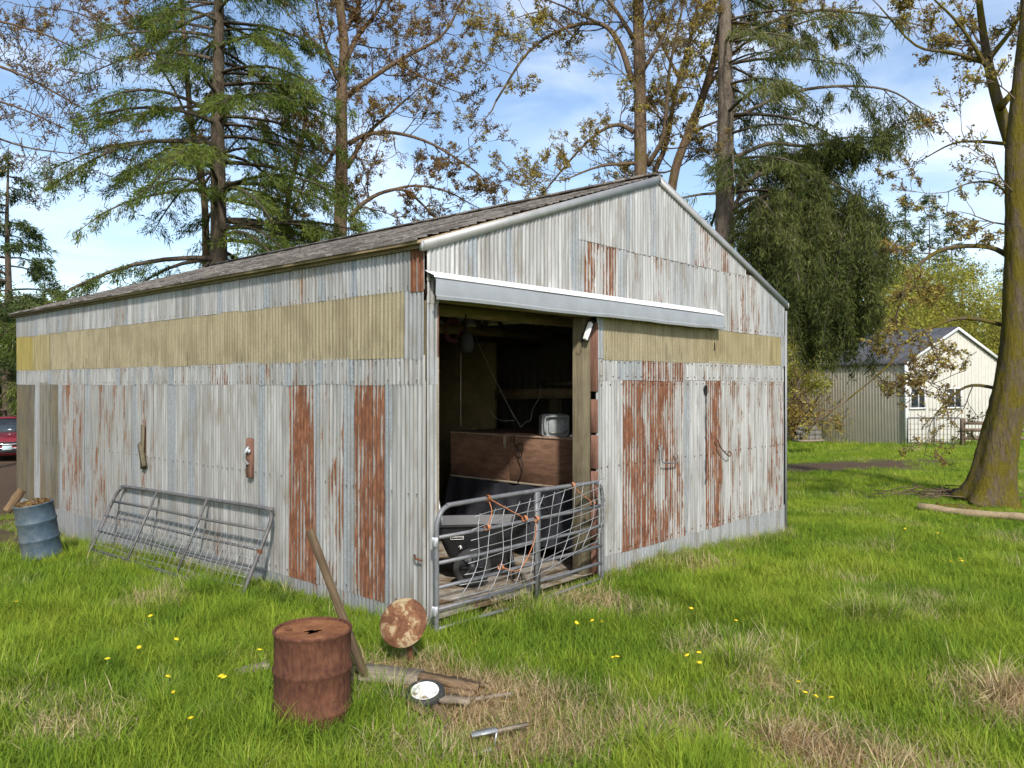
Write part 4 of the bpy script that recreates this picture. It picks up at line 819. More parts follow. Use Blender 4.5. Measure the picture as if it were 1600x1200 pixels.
def maple(name, label, Y, trunk, limbs, r0, r1, seed, leaf='bud', barkm='bark', per=3, size=.066, density=1.0, kids=(4,3,3), sl=1.5, group=None, nside=12, rbase=None, up=.1):
    rg = random.Random(seed); P0 = at(*trunk[0], Y); base = Vector((P0.x, P0.y, terrain(P0.x, P0.y)-.1)); o = thing(name, label, 'tree', base, 0, group)
    tb = MB(); lb = MB(); cb = ([], []); tips = []
    def W(pts, dr): return [at(px, py, Y + dr*k) - base for k, (px, py) in enumerate(pts)]
    T = W(trunk, rg.uniform(-.15,.15))
    if T[0].z > .3: T = [Vector((T[0].x, T[0].y, 0))] + T
    P = catmull(T, 5); k = len(P); rad = [r1 + (r0-r1)*(1-i/(k-1))**(1.9 if rbase else 1.0) for i in range(k)]
    if rbase:
        for i in range(k): rad[i] += (rbase-r0)*math.exp(-max(0, P[i].z)/.45)
    if rbase:
        P = [P[i].lerp(P[i+1], j/4) for i in range(k-1) for j in range(4)] + [P[-1]]; rad = list(np.interp(np.arange(len(P))/4, np.arange(k), rad)); nside = 40
    tb.tube(P, rad, nside)
    if rbase:
        v = tb.v[-1]; cc = np.repeat(np.array([tuple(p) for p in P]), nside, 0)
        for i in range(len(v)):
            e = v[i]-cc[i]; a = math.atan2(e[1], e[0]); zz = max(0, v[i,2]); k_ = 1 + .30*math.sin(a*5+1)*math.exp(-zz/.4) + .10*mnoise.noise(Vector((2.2*math.cos(a), 2.2*math.sin(a), zz*.8))) + .05*mnoise.noise(Vector((6*math.cos(a), 6*math.sin(a), zz*2.2))) + .03*mnoise.noise(Vector((14*math.cos(a), 14*math.sin(a), zz*5))); v[i] = cc[i] + e*k_
    Ls = [(P, r1*1.4, r1*.6, True)]
    for (pts, ra) in limbs:
        dr = rg.uniform(-.5,.5); Q = W(pts, dr); Pl = polyline_branch(tb, Q, ra, ra*.3, 8, 4); Ls.append((Pl, ra, ra*.3, False))
    for (Pl, ra, rb, istr) in Ls:
        Lt = sum((Pl[i+1]-Pl[i]).length for i in range(len(Pl)-1)); nb = int(Lt*density*(1.0 if istr else 2.6))
        for k in range(nb):
            f = (rg.uniform(.35,1) if istr else rg.uniform(.15,1))*(len(Pl)-1); i = min(len(Pl)-2, int(f)); q = Pl[i].lerp(Pl[i+1], f-i); ax = (Pl[i+1]-Pl[i]).normalized(); sd_ = unit(rg); sd_ = (sd_-ax*sd_.dot(ax)).normalized()
            twigs(rg, cb, q, ax*.5 + sd_, sl*rg.uniform(.55,1.25), max(.012, (ra+(rb-ra)*f/len(Pl))*.4 if not istr else .03), 0, tips, .05, kids, up)
        if not istr: twigs(rg, cb, Pl[-1], Pl[-1]-Pl[-2], sl, rb, 0, tips, .0, kids, up)
    bud_leaves(rg, lb, tips, per, size)
    tb.build('trunk', M[barkm], o, True); cm_ = MB(); cm_.tubes(cb[0], cb[1], 3); cm_.build('twigs', M['twig'], o); lb.build('crown', M[leaf], o); return o
maple('bare_maple', 'tall spring maple with brown buds behind the barn roof, left of the sky gap', 27, [(531,420),(533,300),(534,225),(534,142),(538,75),(531,0),(526,-160)],
      [([(540,150),(619,97),(690,56),(722,0)],.10),([(538,97),(562,52),(589,19),(612,-30)],.12),([(544,225),(574,210),(619,208),(675,225),(735,262)],.10),([(544,345),(566,319),(600,300),(637,300),(690,350)],.10),([(542,262),(574,210),(611,176),(641,150)],.09),([(525,232),(506,262),(480,289)],.08),([(527,124),(510,75),(499,30),(490,-30)],.08),([(600,300),(650,290),(700,300),(738,320)],.06),([(533,60),(560,10),(575,-40)],.09),([(619,97),(660,120),(705,140)],.05)], .25, .13, 11, per=4, density=.9)
maple('bare_maple', 'tall golden-budded maple behind the barn peak with long limbs reaching left', 24, [(1001,380),(1001,290),(1000,150),(997,0),(995,-150)],
      [([(988,127),(967,67),(937,37),(881,45),(825,82),(775,158)],.10),([(990,206),(967,195),(937,206),(900,240),(846,305)],.08),([(992,255),(937,260),(880,282)],.06),([(1011,259),(1037,210),(1046,110),(1067,10)],.09),([(990,60),(950,0),(900,-40)],.08),([(1005,110),(1040,50),(1060,-20)],.07),([(937,37),(880,10),(830,-10)],.05),([(900,60),(850,20),(800,30)],.04)], .22, .15, 12, 'budy', per=4, density=.9)
maple('bare_maple', 'leaning multi-stemmed maple just right of the barn peak', 26, [(1045,400),(1052,281),(1075,210),(1101,142),(1124,56),(1140,-60)],
      [([(1040,330),(1022,277),(1041,225),(1056,142),(1086,30),(1100,-60)],.13),([(1075,210),(1120,190),(1170,180)],.06),([(1060,120),(1030,60),(1010,0)],.06),([(1101,142),(1160,70),(1240,40),(1310,18)],.07),([(1110,110),(1170,90),(1250,60)],.05)], .17, .1, 13, 'budy', per=4, density=.8)
maple('mossy_maple', 'thick mossy leaning maple trunk on the lawn at the right edge', 19.7, [(1543,785),(1556,720),(1572,640),(1585,560),(1591,430),(1590,330),(1589,240),(1598,130),(1612,0),(1620,-150)],
      [([(1584,235),(1562,169),(1547,112),(1536,49),(1528,-20),(1520,-120)],.17),([(1540,97),(1487,82),(1431,71),(1375,11)],.06),([(1574,225),(1525,221),(1487,225),(1440,250)],.05),([(1588,408),(1545,386),(1480,388),(1440,410),(1421,436),(1404,480)],.075),([(1584,512),(1511,497),(1462,509),(1410,539),(1387,572),(1324,625)],.055),([(1572,610),(1519,602),(1485,621),(1462,648)],.05),([(1562,169),(1600,120),(1640,40)],.1),([(1545,110),(1500,40),(1450,-10)],.06),([(1590,330),(1560,290),(1520,285),(1480,300)],.04),([(1547,90),(1590,30),(1600,-40)],.07)],
      .50, .2, 14, 'budy', 'barkm', per=3, size=.07, density=.5, sl=1.25, nside=20, rbase=.82)
maple('bare_maple', 'thin bare tree mixed into the big left fir', 28, [(322,420),(318,300),(300,200),(290,90),(280,-40)], [([(300,200),(260,120),(200,60),(120,20),(40,10)],.05),([(290,120),(240,60),(190,0)],.05),([(318,290),(360,230),(420,180)],.05)], .14, .08, 15, 'bud', per=3, density=.7)
maple('bare_maple', 'bare alder reaching in from beyond the top left corner', 24, [(-120,420),(-118,200),(-110,0),(-100,-150)], [([(-112,60),(-40,90),(40,120),(130,170)],.07),([(-115,150),(-50,150),(20,165),(100,200)],.06),([(-110,20),(-20,30),(60,50),(150,90)],.06),([(-115,200),(-40,205),(40,230),(110,240)],.05)], .2, .12, 16, 'bud', per=1, density=.7, sl=1.8)
maple('bare_maple', 'small dark-stemmed maple low behind the roof beside the left fir', 30, [(448,440),(446,370),(452,300),(470,230),(480,160)], [([(446,370),(470,300),(490,250)],.06),([(448,390),(415,350),(385,330)],.06),([(452,390),(490,360),(520,350)],.05),([(452,300),(430,240),(415,180)],.05)], .16, .06, 17, 'bud', per=3, density=1)

def fir(name, label, Y, px, top, H, r0, seed, Lmax, mat='fir', barkm='firbark', zmin=3, step=.5, azb=None, spray=1.0, explicit=(), hang=.4, group=None, dens=1.0, lean=0, nn=12, fw=.0145, zcut=99, curtain=()):
    rg = random.Random(seed); X = (px-800)/F*Y; zb = terrain(X, Y)-.1; o = thing(name, label, 'tree', (X, Y, zb), 0, group)
    tb = MB(); lb = MB(); C, A, B, RR = [], [], [], []; TP, TR = [], []
    tb.tube([(lean*z/H, .06*math.sin(z), z) for z in np.linspace(0, H, 14)], [r0*(1-.93*i/13) for i in range(14)], 12)
    def spray_at(p, tone, ax, n, ln):
        C.append(tuple(p)); A.append((ax.x, ax.y, ln)); RR.append(tone)
    def branch(p0, d, L, r, droop, sp):
        n = 8; p = Vector(p0); pts = [p.copy()]; dd = Vector(d)
        for i in range(n):
            f = i/n; dd = (dd + Vector((rg.gauss(0,.07), rg.gauss(0,.07), -droop*(.5+f) + (.22*droop*3 if f > .7 else 0)))).normalized(); p = p + dd*L/n; pts.append(p.copy())
        TP.append(pts); TR.append([max(.008, r*(1-.85*i/n)) for i in range(n+1)]); tone0 = rg.uniform(.25,.75)
        m_ = max(3, int(L*5.5*sp*dens))
        for k in range(m_):
            f = rg.uniform(.22, 1)**.85*n; i = min(n-1, int(f)); q = pts[i].lerp(pts[i+1], f-i); ax = (pts[i+1]-pts[i]).normalized(); sd_ = ax.cross(Vector((0,0,1))).normalized()*rg.choice((-1,1)); bl = rg.uniform(.3, .9)*(1.15-.6*f/n)*min(1.3, L/3.2)
            e_ = q + (ax*.55 + sd_*.85 + Vector((0,0,-.25*rg.random())))*bl + Vector((0,0,-.25*bl)); TP.append([q, q.lerp(e_,.5)+Vector((0,0,.04)), e_]); TR.append([.009,.006,.004])
            tn = tone0 + rg.gauss(0,.1); kk = max(3, int(bl*9))
            for j in range(kk): g_ = (j+.5)/kk; spray_at(q.lerp(e_, g_), tn + .2*(g_-.5), (e_-q).normalized(), 3, (.15 if rg.random() > .3 else .29)*spray)
        return pts
    z = zmin
    while z < H-.4:
        f = (z-zmin)/(H-zmin)
        if z > zcut: break
        for k in range(rg.choice((2,3,3))):
            a = rg.uniform(0, 6.283) if azb is None or rg.random() < .25 else rg.gauss(azb, .8); L = Lmax*(1-f)**.75*rg.uniform(.6,1.1) + .3
            branch((lean*z/H,0,z), (math.cos(a), math.sin(a), rg.uniform(-.05,.3)), L, .02+.012*L, .09+.05*rg.random(), rg.uniform(.6,1.2))
        z += step*rg.uniform(.7,1.3)
    for (pts_px, dy, hl) in curtain:
        P_ = catmull([at(a, c_, Y + dy*k) - Vector((X, Y, zb)) for k, (a, c_) in enumerate(pts_px)], 6); tb.tube(P_, [.075*(1-.8*i/len(P_)) for i in range(len(P_))], 6, .5, False); n_ = len(P_); t1 = rg.uniform(.4,.75)
        for k in range(int(n_*4.6)):
            f = rg.uniform(.28, 1)*(n_-1); i = min(n_-2, int(f)); p = P_[i].lerp(P_[i+1], f-i) + Vector((rg.gauss(0,.35), rg.gauss(0,.55), rg.gauss(0,.12))); L = hl*rg.uniform(.25,1)*(.55+.45*math.sin(f/n_*3)); q = p.copy(); st = [q.copy()]; tn = t1 + rg.gauss(0,.14); dx_ = rg.gauss(0,.12)
            for _ in range(max(3, int(L/.16))): q = q + Vector((dx_*.16+rg.gauss(0,.03), rg.gauss(0,.03), -.16)); st.append(q.copy()); spray_at(q, tn, unit(rg), 3, .20); spray_at(q + unit(rg)*.12, tn, unit(rg), 3, .17)
            TP.append(st); TR.append([.007]*len(st))
    for (pts_px, dy, sp) in explicit:
        P_ = catmull([at(a, c_, Y + dy*k) - Vector((X, Y, zb)) for k, (a, c_) in enumerate(pts_px)], 4); tb.tube(P_, [.07*(1-.8*i/len(P_)) for i in range(len(P_))], 6, .5, False)
        for i in range(2, len(P_)-1):
            for k in range(sp): ax = (P_[i+1]-P_[i]).normalized(); sd_ = unit(rg); sd_.z = abs(sd_.z)*-.3; branch(P_[i].lerp(P_[i+1], rg.random()), (ax*.5+sd_).normalized(), rg.uniform(.8,1.9), .02, .22, 1.2)
    tb.tubes(TP, TR, 3); tb.build('trunk', M[barkm], o, True)
    q = np.random.default_rng(seed); C = np.repeat(np.array(C), nn, 0); A0 = np.repeat(np.array(A), nn, 0); n = len(C); RR = np.clip(np.repeat(np.array(RR), nn) + q.normal(0, .16, n), 0, 1)
    hg = q.random(n) < hang; A = np.stack([A0[:,0]*.6 + q.normal(0,.36,n), A0[:,1]*.6 + q.normal(0,.36,n), np.where(hg, -.55-.8*q.random(n), q.normal(-.12,.25,n))], 1)
    A *= (A0[:,2]*q.uniform(.5,1.3,n)/np.linalg.norm(A, axis=1))[:, None]; B = np.cross(A, q.normal(0,1,(n,3))); B *= (q.uniform(.55,1.2,n)*fw/np.linalg.norm(B, axis=1))[:, None]
    lb.leaves(C + q.normal(0,.07,(n,3))*(fw/.012)**.5, A, B, RR); lb.build('crown', M[mat], o); return o
fir('fir_tree', 'tall green fir with drooping boughs rising behind the left barn roof', 25, 341, 0, 24, .36, 21, 6.6, 'fir', 'firbark', 3.9, .31, None, 1.05, (), .5, None, .9, zcut=17)
fir('fir_tree', 'tall grey-trunked fir right of the barn peak with boughs hanging right', 24, 1133, 0, 24, .42, 22, 4.6, 'fir2', 'firbark2', 7.0, .75, 0.0, 1.25, (([(1140,330),(1200,255),(1270,240),(1350,225),(1430,180)],-.3,1), ([(1140,190),(1220,150),(1300,135),(1385,140),(1440,170)],.2,1), ([(1140,60),(1250,20),(1340,20),(1440,40)],.3,1), ([(1145,300),(1190,250),(1240,260),(1290,280)],-.5,2)), .75, None, .7, .0, zcut=17,
    curtain=(([(1140,350),(1200,305),(1260,315),(1312,365),(1345,440)],-.8,3.6), ([(1140,300),(1210,265),(1280,280),(1340,310),(1372,370)],-.6,2.6), ([(1140,410),(1205,372),(1265,405),(1310,480)],-.9,2.9), ([(1140,330),(1185,310),(1228,370),(1252,450)],-1.0,3.0), ([(1140,250),(1200,225),(1260,228),(1320,215),(1375,215)],-.3,1.0)))
fir('fir_tree', 'dark fir at the far left edge behind the barn', 38, 12, 0, 14.5, .3, 24, 4.6, 'firfar', 'firbark', 1.5, .45, None, 1.3, (), .4, None, .95, fw=.028)
fir('fir_tree', 'low bushy young fir just above the roof under the big left fir', 29, 246, 0, 7.4, .2, 25, 3.2, 'fir', 'firbark', 2.5, .35, None, 1.2, (), .5, None, .8)
fir('fir_tree', 'second low young fir above the roof, right of the bushy one', 31, 390, 0, 7.6, .2, 26, 3.0, 'fir', 'firbark', 2.5, .4, None, 1.2, (), .5, None, .7)
FL = ['far fir with the tallest top in the gap left of the mossy maple', 'far fir just left of the mossy maple trunk', 'far fir over the ridge of the cream building', 'far fir right of the drooping evergreen', 'far fir standing at the right frame edge', 'far fir behind the leaning maple stems', 'far fir beyond the white house at left', 'far fir behind the left edge fir']
for k, (px, Y, H, L) in enumerate(((1452,80,22.5,4.5),(1487,88,22,4.6),(1415,76,21.5,4.6),(1375,72,17,4.5),(1600,82,22,5),(1180,66,17,4.5),(-40,75,17,5),(70,80,16,5))):
    fir('far_fir', FL[k], Y, px, 0, H, .2, 40+k, L, 'firfar', 'firbark', 1.0, .5, None, 2.2, (), .3, 'far firs', .42, nn=6, fw=.05)
def bushy(name, label, px, py, Y, H, Wd, seed, leaf, n=5200, size=.17, group=None, z0=.25):
    rg = random.Random(seed); X = (px-800)/F*Y; zb = terrain(X, Y); o = thing(name, label, 'tree', (X, Y, zb-.1), 0, group); tb = MB(); tips = []; cb = MB()
    for k in range(3): 
        a = rg.uniform(0, 6.28); e_ = Vector((math.cos(a)*Wd*.25, math.sin(a)*Wd*.25, H*.75)); tb.tube(catmull([(0,0,0),(e_.x*.3,e_.y*.3,H*.3),e_], 4), [.14*(1-.7*i/8) for i in range(9)], 7)
    C = []; RR = []; cl = [(Vector((rg.uniform(-1,1)*Wd*.5, rg.uniform(-1,1)*Wd*.5, H*rg.uniform(z0, .98))), rg.uniform(.5,1.3)*Wd*.16, rg.random()) for _ in range(80)]
    cl = [c_ for c_ in cl if (c_[0].x**2 + c_[0].y**2)**.5 < Wd*.5*math.sin(math.pi*min(1, .12 + c_[0].z/H*.86))**.6]
    for (c_, r_, _) in cl: tb.tube(catmull([Vector((0,0,c_.z*.4)), c_*.6 + Vector((0,0,c_.z*.15)), c_], 3), [.05,.045,.04,.03,.025,.02,.015], 4)
    n = n*4; q = np.random.default_rng(seed); ci_ = q.integers(0, len(cl), n); cc = np.array([tuple(c_[0]) for c_ in cl])[ci_]; cr_ = np.array([c_[1] for c_ in cl])[ci_]; tn = np.array([c_[2] for c_ in cl])[ci_]
    u = q.normal(0,1,(n,3)); u /= np.linalg.norm(u,axis=1)[:,None]; u[:,2] *= .75; C = cc + u*(cr_*np.sqrt(q.random(n))*1.3)[:,None]; A = q.normal(0,.55,(n,3))*size; A[:,2] -= size*.2; B = np.cross(A, q.normal(0,1,(n,3))); B *= (size*q.uniform(.18,.4,n)/np.linalg.norm(B,axis=1))[:,None]; RR = np.clip(.6*tn + .4*q.random(n), 0, 1)
    lb = MB(); lb.leaves(C, A, B, RR); tb.build('trunk', M['bark'], o, True); lb.build('crown', M[leaf], o)
BL = ['yellow-green maple above the roof of the cream building', 'yellow-green maple filling the gap beside the mossy trunk', 'pale yellow tree just right of the drooping evergreen', 'golden tree behind the right slope of the barn roof', 'yellow-green tree behind the brown-roofed barn', 'golden bush low behind the tall grey-trunked fir', 'pale brush thicket behind the red car', 'yellowish tree at the far left edge over the barn end', 'yellow-green bush under the far left trees', 'dark green bush behind the cream building ridge', 'green tree at the far right behind the fence', 'bronze brush beside the white house']
for k, (px, Y, H, Wd, leaf, n) in enumerate(((1440,66,14,12,'budg',7500),(1520,70,15.5,12,'budg',7500),(1372,58,12.5,10,'budg',6500),(1190,42,9.5,7.5,'budg',5500),(1620,75,13,12,'budg',5000),(1240,46,8.5,7,'budy',4500),(-10,46,3.6,9,'bud',4200),(40,44,7.5,7,'budg',3500),(110,52,6,8,'budg',3500),(1330,62,9.0,9,'firfar',4500),(1690,60,9,11,'budg',4000),(-70,50,5,8,'budy',3000))):
    bushy('background_tree', BL[k], px, 0, Y, H, Wd, 70+k, leaf, n, .2 if Y > 50 else .15, 'background trees', .12)

q = np.random.default_rng(9); C, A, B, RR = [], [], [], []
for k in range(150):
    a = q.uniform(-1.0, 1.0); Y = q.uniform(95, 125); x = a*Y*1.1; H = q.uniform(9, 15); n = 420; f = q.random(n)**.8; rr = 3.4*(1-f)**.7*np.sqrt(q.random(n)); th = q.uniform(0, 6.28, n); zb = terrain(x, Y)
    C.append(np.stack([x+rr*np.cos(th), Y+rr*np.sin(th), zb+f*H], 1)); d_ = np.stack([np.cos(th), np.sin(th), np.full(n,-.5)], 1)*q.uniform(.5,1.1,n)[:,None]; A.append(d_); B.append(np.cross(d_, q.normal(0,1,(n,3)))*.22); RR.append(np.clip(q.random()*.6 + .4*q.random(n), 0, 1))
b = MB(); b.leaves(np.concatenate(C), np.concatenate(A), np.concatenate(B), np.concatenate(RR)); tag(b.build('far_wood', M['firfar']), 'distant mixed wood closing the view behind the trees', 'wood', kind='stuff')
# ------------------------------------------------------------ logs and branch pile on the lawn
def log(label, a, b2, r_, mat='brown_wood', seed=1):
    a = Vector(a); b2 = Vector(b2); o = thing('fallen_log', label, 'log', a); b = MB(); P_ = [(b2-a)*f + Vector((0,0,.02*math.sin(f*9+seed))) for f in np.linspace(0,1,9)]; b.tube(P_, [r_*(1+.12*math.sin(i*2+seed)) for i in range(9)], 10); b.build('stem', M[mat], o, True)
log('pale split log lying on the lawn in front of the mossy maple', gp(1434,793,.06), gp(1640,814,.06), .09, 'timberx'); log('thinner mossy log lying just behind the pale split log', gp(1462,789,.05), gp(1530,796,.05), .06, 'barkm', 3)
o = thing('branch_pile', 'pile of dead sticks at the foot of the mossy maple', 'sticks', gp(1500, 778)); b = MB(); rg = random.Random(5)
for k in range(90):
    p = Vector((rg.gauss(0,.75), rg.gauss(0,.35), .03+.18*rg.random())); d = Vector((rg.gauss(0,1), rg.gauss(0,.5), rg.gauss(0,.12))).normalized()*rg.uniform(.3,1.1); b.tube([p-d*.5, p + unit(rg)*.05, p+d*.5], [.014,.012,.005], 4)
tag(b.build('stick', M['twig'], o), kind='stuff')
o = thing('dead_branch', 'single dead forked branch lying on the lawn left of the stick pile', 'branch', gp(1412, 772)); b = MB(); b.tube(catmull([(0,0,.05),(.4,.1,.16),(.8,.1,.1),(1.1,.2,.12)],3), .018, 5); b.tube([(.4,.1,.16),(.3,.1,.32)], .012, 4); b.tube([(.2,.05,.1),(.45,-.2,.1)], .012, 4); b.build('stem', M['twig'], o)

# ------------------------------------------------------------ grass
def grass_mat():
    m = NT('grass_blades'); tint = m.attr('tint', 'INSTANCER'); tone = m.attr('tone', 'INSTANCER'); r = m.attr('rnd')
    gcol = m.ramp(m.math('ADD', m.math('MULTIPLY', tone, .7), m.math('MULTIPLY', r, .3)), [(.05, (.085,.15,.024)), (.35, (.165,.265,.03)), (.65, (.285,.37,.04)), (.95, (.41,.44,.075))])
    dcol = m.ramp(r, [(.1, (.22,.13,.055)), (.5, (.45,.32,.16)), (.9, (.62,.5,.3))])
    k = m.mr(m.math('ADD', tint, m.math('MULTIPLY', m.math('SUBTRACT', r, .5), .7)), .38, .62); c = m.mix(k, gcol, dcol); m.fin(c, .6, 0, spec=.15)
    t = m.n('BsdfTranslucent'); m.l(c, t.inputs[0]); x = m.n('MixShader'); x.inputs[0].default_value = .4; df = m.n('BsdfDiffuse'); m.l(c, df.inputs[0]); m.l(df.outputs[0], x.inputs[1]); m.l(t.outputs[0], x.inputs[2]); m.l(x.outputs[0], m.out.inputs[0]); return m.m
M['grass'] = grass_mat()
protos = bpy.data.collections.new('grass_tufts')
def tuft(i, n, rad, h, w, flop, seg=4):
    q = np.random.default_rng(100+i); mb = MB()
    for k in range(n):
        a, rr = q.uniform(0, 6.283), rad*math.sqrt(q.random()); b0 = np.array([rr*math.cos(a), rr*math.sin(a), -.02]); hh = h*q.uniform(.5,1.15); dz = q.uniform(0, 6.283); fl = flop*q.uniform(.3,1.6)
        dr = np.array([math.cos(dz), math.sin(dz), 0]); sd_ = np.array([-math.sin(dz), math.cos(dz), 0]); V = []
        for s_ in range(seg+1):
            f = s_/seg; th = fl*f; c_ = b0 + hh*(f*np.array([0,0,1])*math.cos(th*.75) + dr*f*math.sin(th)); ww = w*(1-f**1.6)*.5*(.8+.4*q.random())
            if s_ < seg: V += [c_-sd_*ww, c_+sd_*ww]
            else: V.append(c_)
        fs = [(2*s_, 2*s_+1, 2*s_+3, 2*s_+2) for s_ in range(seg-1)] + [(2*seg-2, 2*seg-1, 2*seg)]; mb.add(V, fs, float(q.random()))
    me = mb.mesh('grass_tuft_%02d' % i); me.materials.append(M['grass']); o = bpy.data.objects.new('grass_tuft_%02d' % i, me); protos.objects.link(o)
for i in range(4): tuft(i, 58, .20, .11, .0078, .9, 3)          # 0-3 short lawn
for i in range(4, 8): tuft(i, 58, .19, .20, .0082, 1.0, 3)       # 4-7 medium
for i in range(8, 11): tuft(i, 34, .08, .40, .010, .75)      # 8-10 tall tussock
for i in range(11, 14): tuft(i, 26, .16, .22, .006, 1.75)    # 11-13 flopped straw
pts, rot, scl, idx, tint, tone = [], [], [], [], [], []
def put(x, y, kind, s_, dr, tn, lay=0):
    pts.append((x, y, terrain(x, y))); rot.append((rng.gauss(0,.12)+lay*rng.gauss(0,.5), rng.gauss(0,.12)+lay*rng.gauss(0,.5), rng.uniform(0,6.28))); scl.append((s_*rng.uniform(.85,1.2), s_*rng.uniform(.85,1.2), s_*rng.uniform(.7,1.25))); idx.append({0: rng.randint(0,3), 1: rng.randint(4,7), 2: rng.randint(8,10), 3: rng.randint(11,13)}[kind]); tint.append(dr); tone.append(tn)
def in_barn(x, y, e=.0): t, s = loc_ts(x, y); return -e < t < WT+e and -e < s < WS+e
XS, YS = np.array(xs), np.array(ys); JK = np.array([[blob(x, y, JUNK) if y < 12 and abs(x) < 8 else 0 for y in ys] for x in xs]); DB = np.array([[blob(x, y, DRY) if y < 15 and abs(x) < 12 else 0 for y in ys] for x in xs])
def samp(Z, X, Y):
    i = np.clip(np.searchsorted(XS, X)-1, 0, len(XS)-2); j = np.clip(np.searchsorted(YS, Y)-1, 0, len(YS)-2); a = (X-XS[i])/(XS[i+1]-XS[i]); b = (Y-YS[j])/(YS[j+1]-YS[j])
    return Z[i,j]*(1-a)*(1-b) + Z[i+1,j]*a*(1-b) + Z[i,j+1]*(1-a)*b + Z[i+1,j+1]*a*b
NT_ = np.random.default_rng(3).uniform(-1, 1, (256, 256))
def vnoise(X, Y):
    i = np.floor(X).astype(int); j = np.floor(Y).astype(int); a = X-i; b = Y-j; a = a*a*(3-2*a); b = b*b*(3-2*b); g_ = lambda p, q: NT_[p % 256, q % 256]
    return g_(i,j)*(1-a)*(1-b) + g_(i+1,j)*a*(1-b) + g_(i,j+1)*(1-a)*b + g_(i+1,j+1)*a*b
def scatter(N, y0, y1, base):
    n = int(N*1.35); Y = np.sqrt(nr.uniform(y0*y0, y1*y1, n)); X = nr.uniform(-.8, .8, n)*Y + nr.uniform(-.5, .5, n)
    dx, dy = X-C0.x, Y-C0.y; t = ux*dx + uy*dy; q = -uy*dx + ux*dy; e = .03
    ok = ~((t > -e) & (t < WT+e) & (q > -e) & (q < WS+e)) & (nr.random(n) > samp(BA, X, Y)*1.15) & (nr.random(n) > samp(DB, X, Y)*.45) & (nr.random(n) > samp(JK, X, Y))
    X, Y = X[ok], Y[ok]; n = len(X); Z = samp(P[:,:,2], X, Y); dr = samp(DR, X, Y); big = vnoise(X*.6, Y*.6)*.7; med = .6*vnoise(X*1.9+50, Y*1.9) + .3*vnoise(X*4.1, Y*4.1+90)
    tn = np.clip(.48 + .34*big + .42*med + nr.normal(0, .15, n) + np.where(X > 2, .08, 0), 0, 1); k = np.zeros(n, int)
    k[(Y < 16) & ((med > .10) | (nr.random(n) < .25))] = 1; tall = (Y < 15) & (med > .26) & (nr.random(n) < .16); k[tall] = 2; tn[tall] *= .6; k[(dr > .45) & (nr.random(n) < .55)] = 3
    ix = np.array([0, 4, 8, 11])[k] + (nr.random(n)*np.array([4, 4, 3, 3])[k]).astype(int); lay = np.where(k == 3, .5, .12)
    pts.extend(np.stack([X, Y, Z], 1).tolist()); rot.extend(np.stack([nr.normal(0,1,n)*lay, nr.normal(0,1,n)*lay, nr.uniform(0,6.28,n)], 1).tolist()); scl.extend((base*nr.uniform(.8,1.2,(n,3))).tolist()); idx.extend(ix.tolist()); tint.extend(dr.tolist()); tone.extend(tn.tolist())
scatter(9000, 4.4, 10.5, 1.0); scatter(8000, 10.5, 20, 1.1); scatter(6500, 20, 36, 1.5); scatter(5000, 36, 75, 2.6)
# taller grass along the walls and round the junk
for k in range(900):
    if rng.random() < .6: s = rng.uniform(.3, WS); t = -abs(rng.gauss(.02,.14)) - .05
    else: t = rng.uniform(TD1, WT); s = -abs(rng.gauss(.02,.13)) - .05
    p = Bw(t, s); put(p.x, p.y, 1 if rng.random() < .85 else 2, rng.uniform(.45,.8), .15 + .3*rng.random(), rng.uniform(.15,.75))
def tuss(px, py, n, sp, sc_=1, dr=.05, tn=.25, kind=2):
    c_ = gp(px, py)
    for k in range(n): x, y = c_.x + rng.gauss(0, sp), c_.y + rng.gauss(0, sp*.7); (None if in_barn(x, y, .04) else put(x, y, kind, sc_*rng.uniform(.6,1.1), dr, tn + rng.uniform(-.15,.25)))
for a in ((470,1150,16,.13,.85,0,.3),(440,1165,14,.15,.8,0,.35),(560,1150,7,.15,.6,0,.25),(600,1175,8,.2,.6,.1,.3),(735,995,16,.2,.9,.1,.25),(700,985,8,.1,.8,.2,.25),(790,1000,14,.25,.8,.05,.3),(150,1055,12,.16,.75,.05,.1),(1085,870,12,.15,.6,0,.4),(1130,930,10,.3,.7,.05,.2),(1180,990,14,.4,.7,.05,.2),(1330,970,14,.4,.7,.05,.25),(1090,1010,12,.3,.7,.1,.2),(1240,1100,8,.2,.6,.1,.3),(1420,1010,10,.4,.65,.05,.2),(930,1000,12,.3,.7,.1,.3),(340,1130,6,.15,.7,.2,.3),(660,1040,6,.15,.7,.3,.3),(1000,890,10,.25,.6,.3,.3),(990,1110,10,.3,.6,.4,.3),(1290,930,10,.5,.6,.1,.15)): tuss(*a)
for a in ((620,1050,50,.22,.9,.95,.5,3),(690,1065,60,.3,.9,.95,.5,3),(800,1100,110,.35,1,.95,.5,3),(780,1150,80,.28,1,.95,.5,3),(600,1100,40,.22,.9,.9,.5,3),(870,1165,70,.28,1,.95,.5,3),(1560,1090,60,.3,1.1,.85,.5,3),(1400,1180,50,.35,1,.85,.5,3),(990,1140,60,.3,1,.85,.5,3),(1210,1075,30,.16,.8,.9,.5,3),(400,1045,20,.14,.8,.85,.5,3),(640,1005,30,.15,.8,.9,.5,3),(760,1075,60,.25,.9,.95,.5,3),(1060,885,50,.4,.8,.8,.5,3)): tuss(*a)
me = bpy.data.meshes.new('grass'); me.vertices.add(len(pts)); me.vertices.foreach_set('co', np.array(pts, np.float32).ravel())
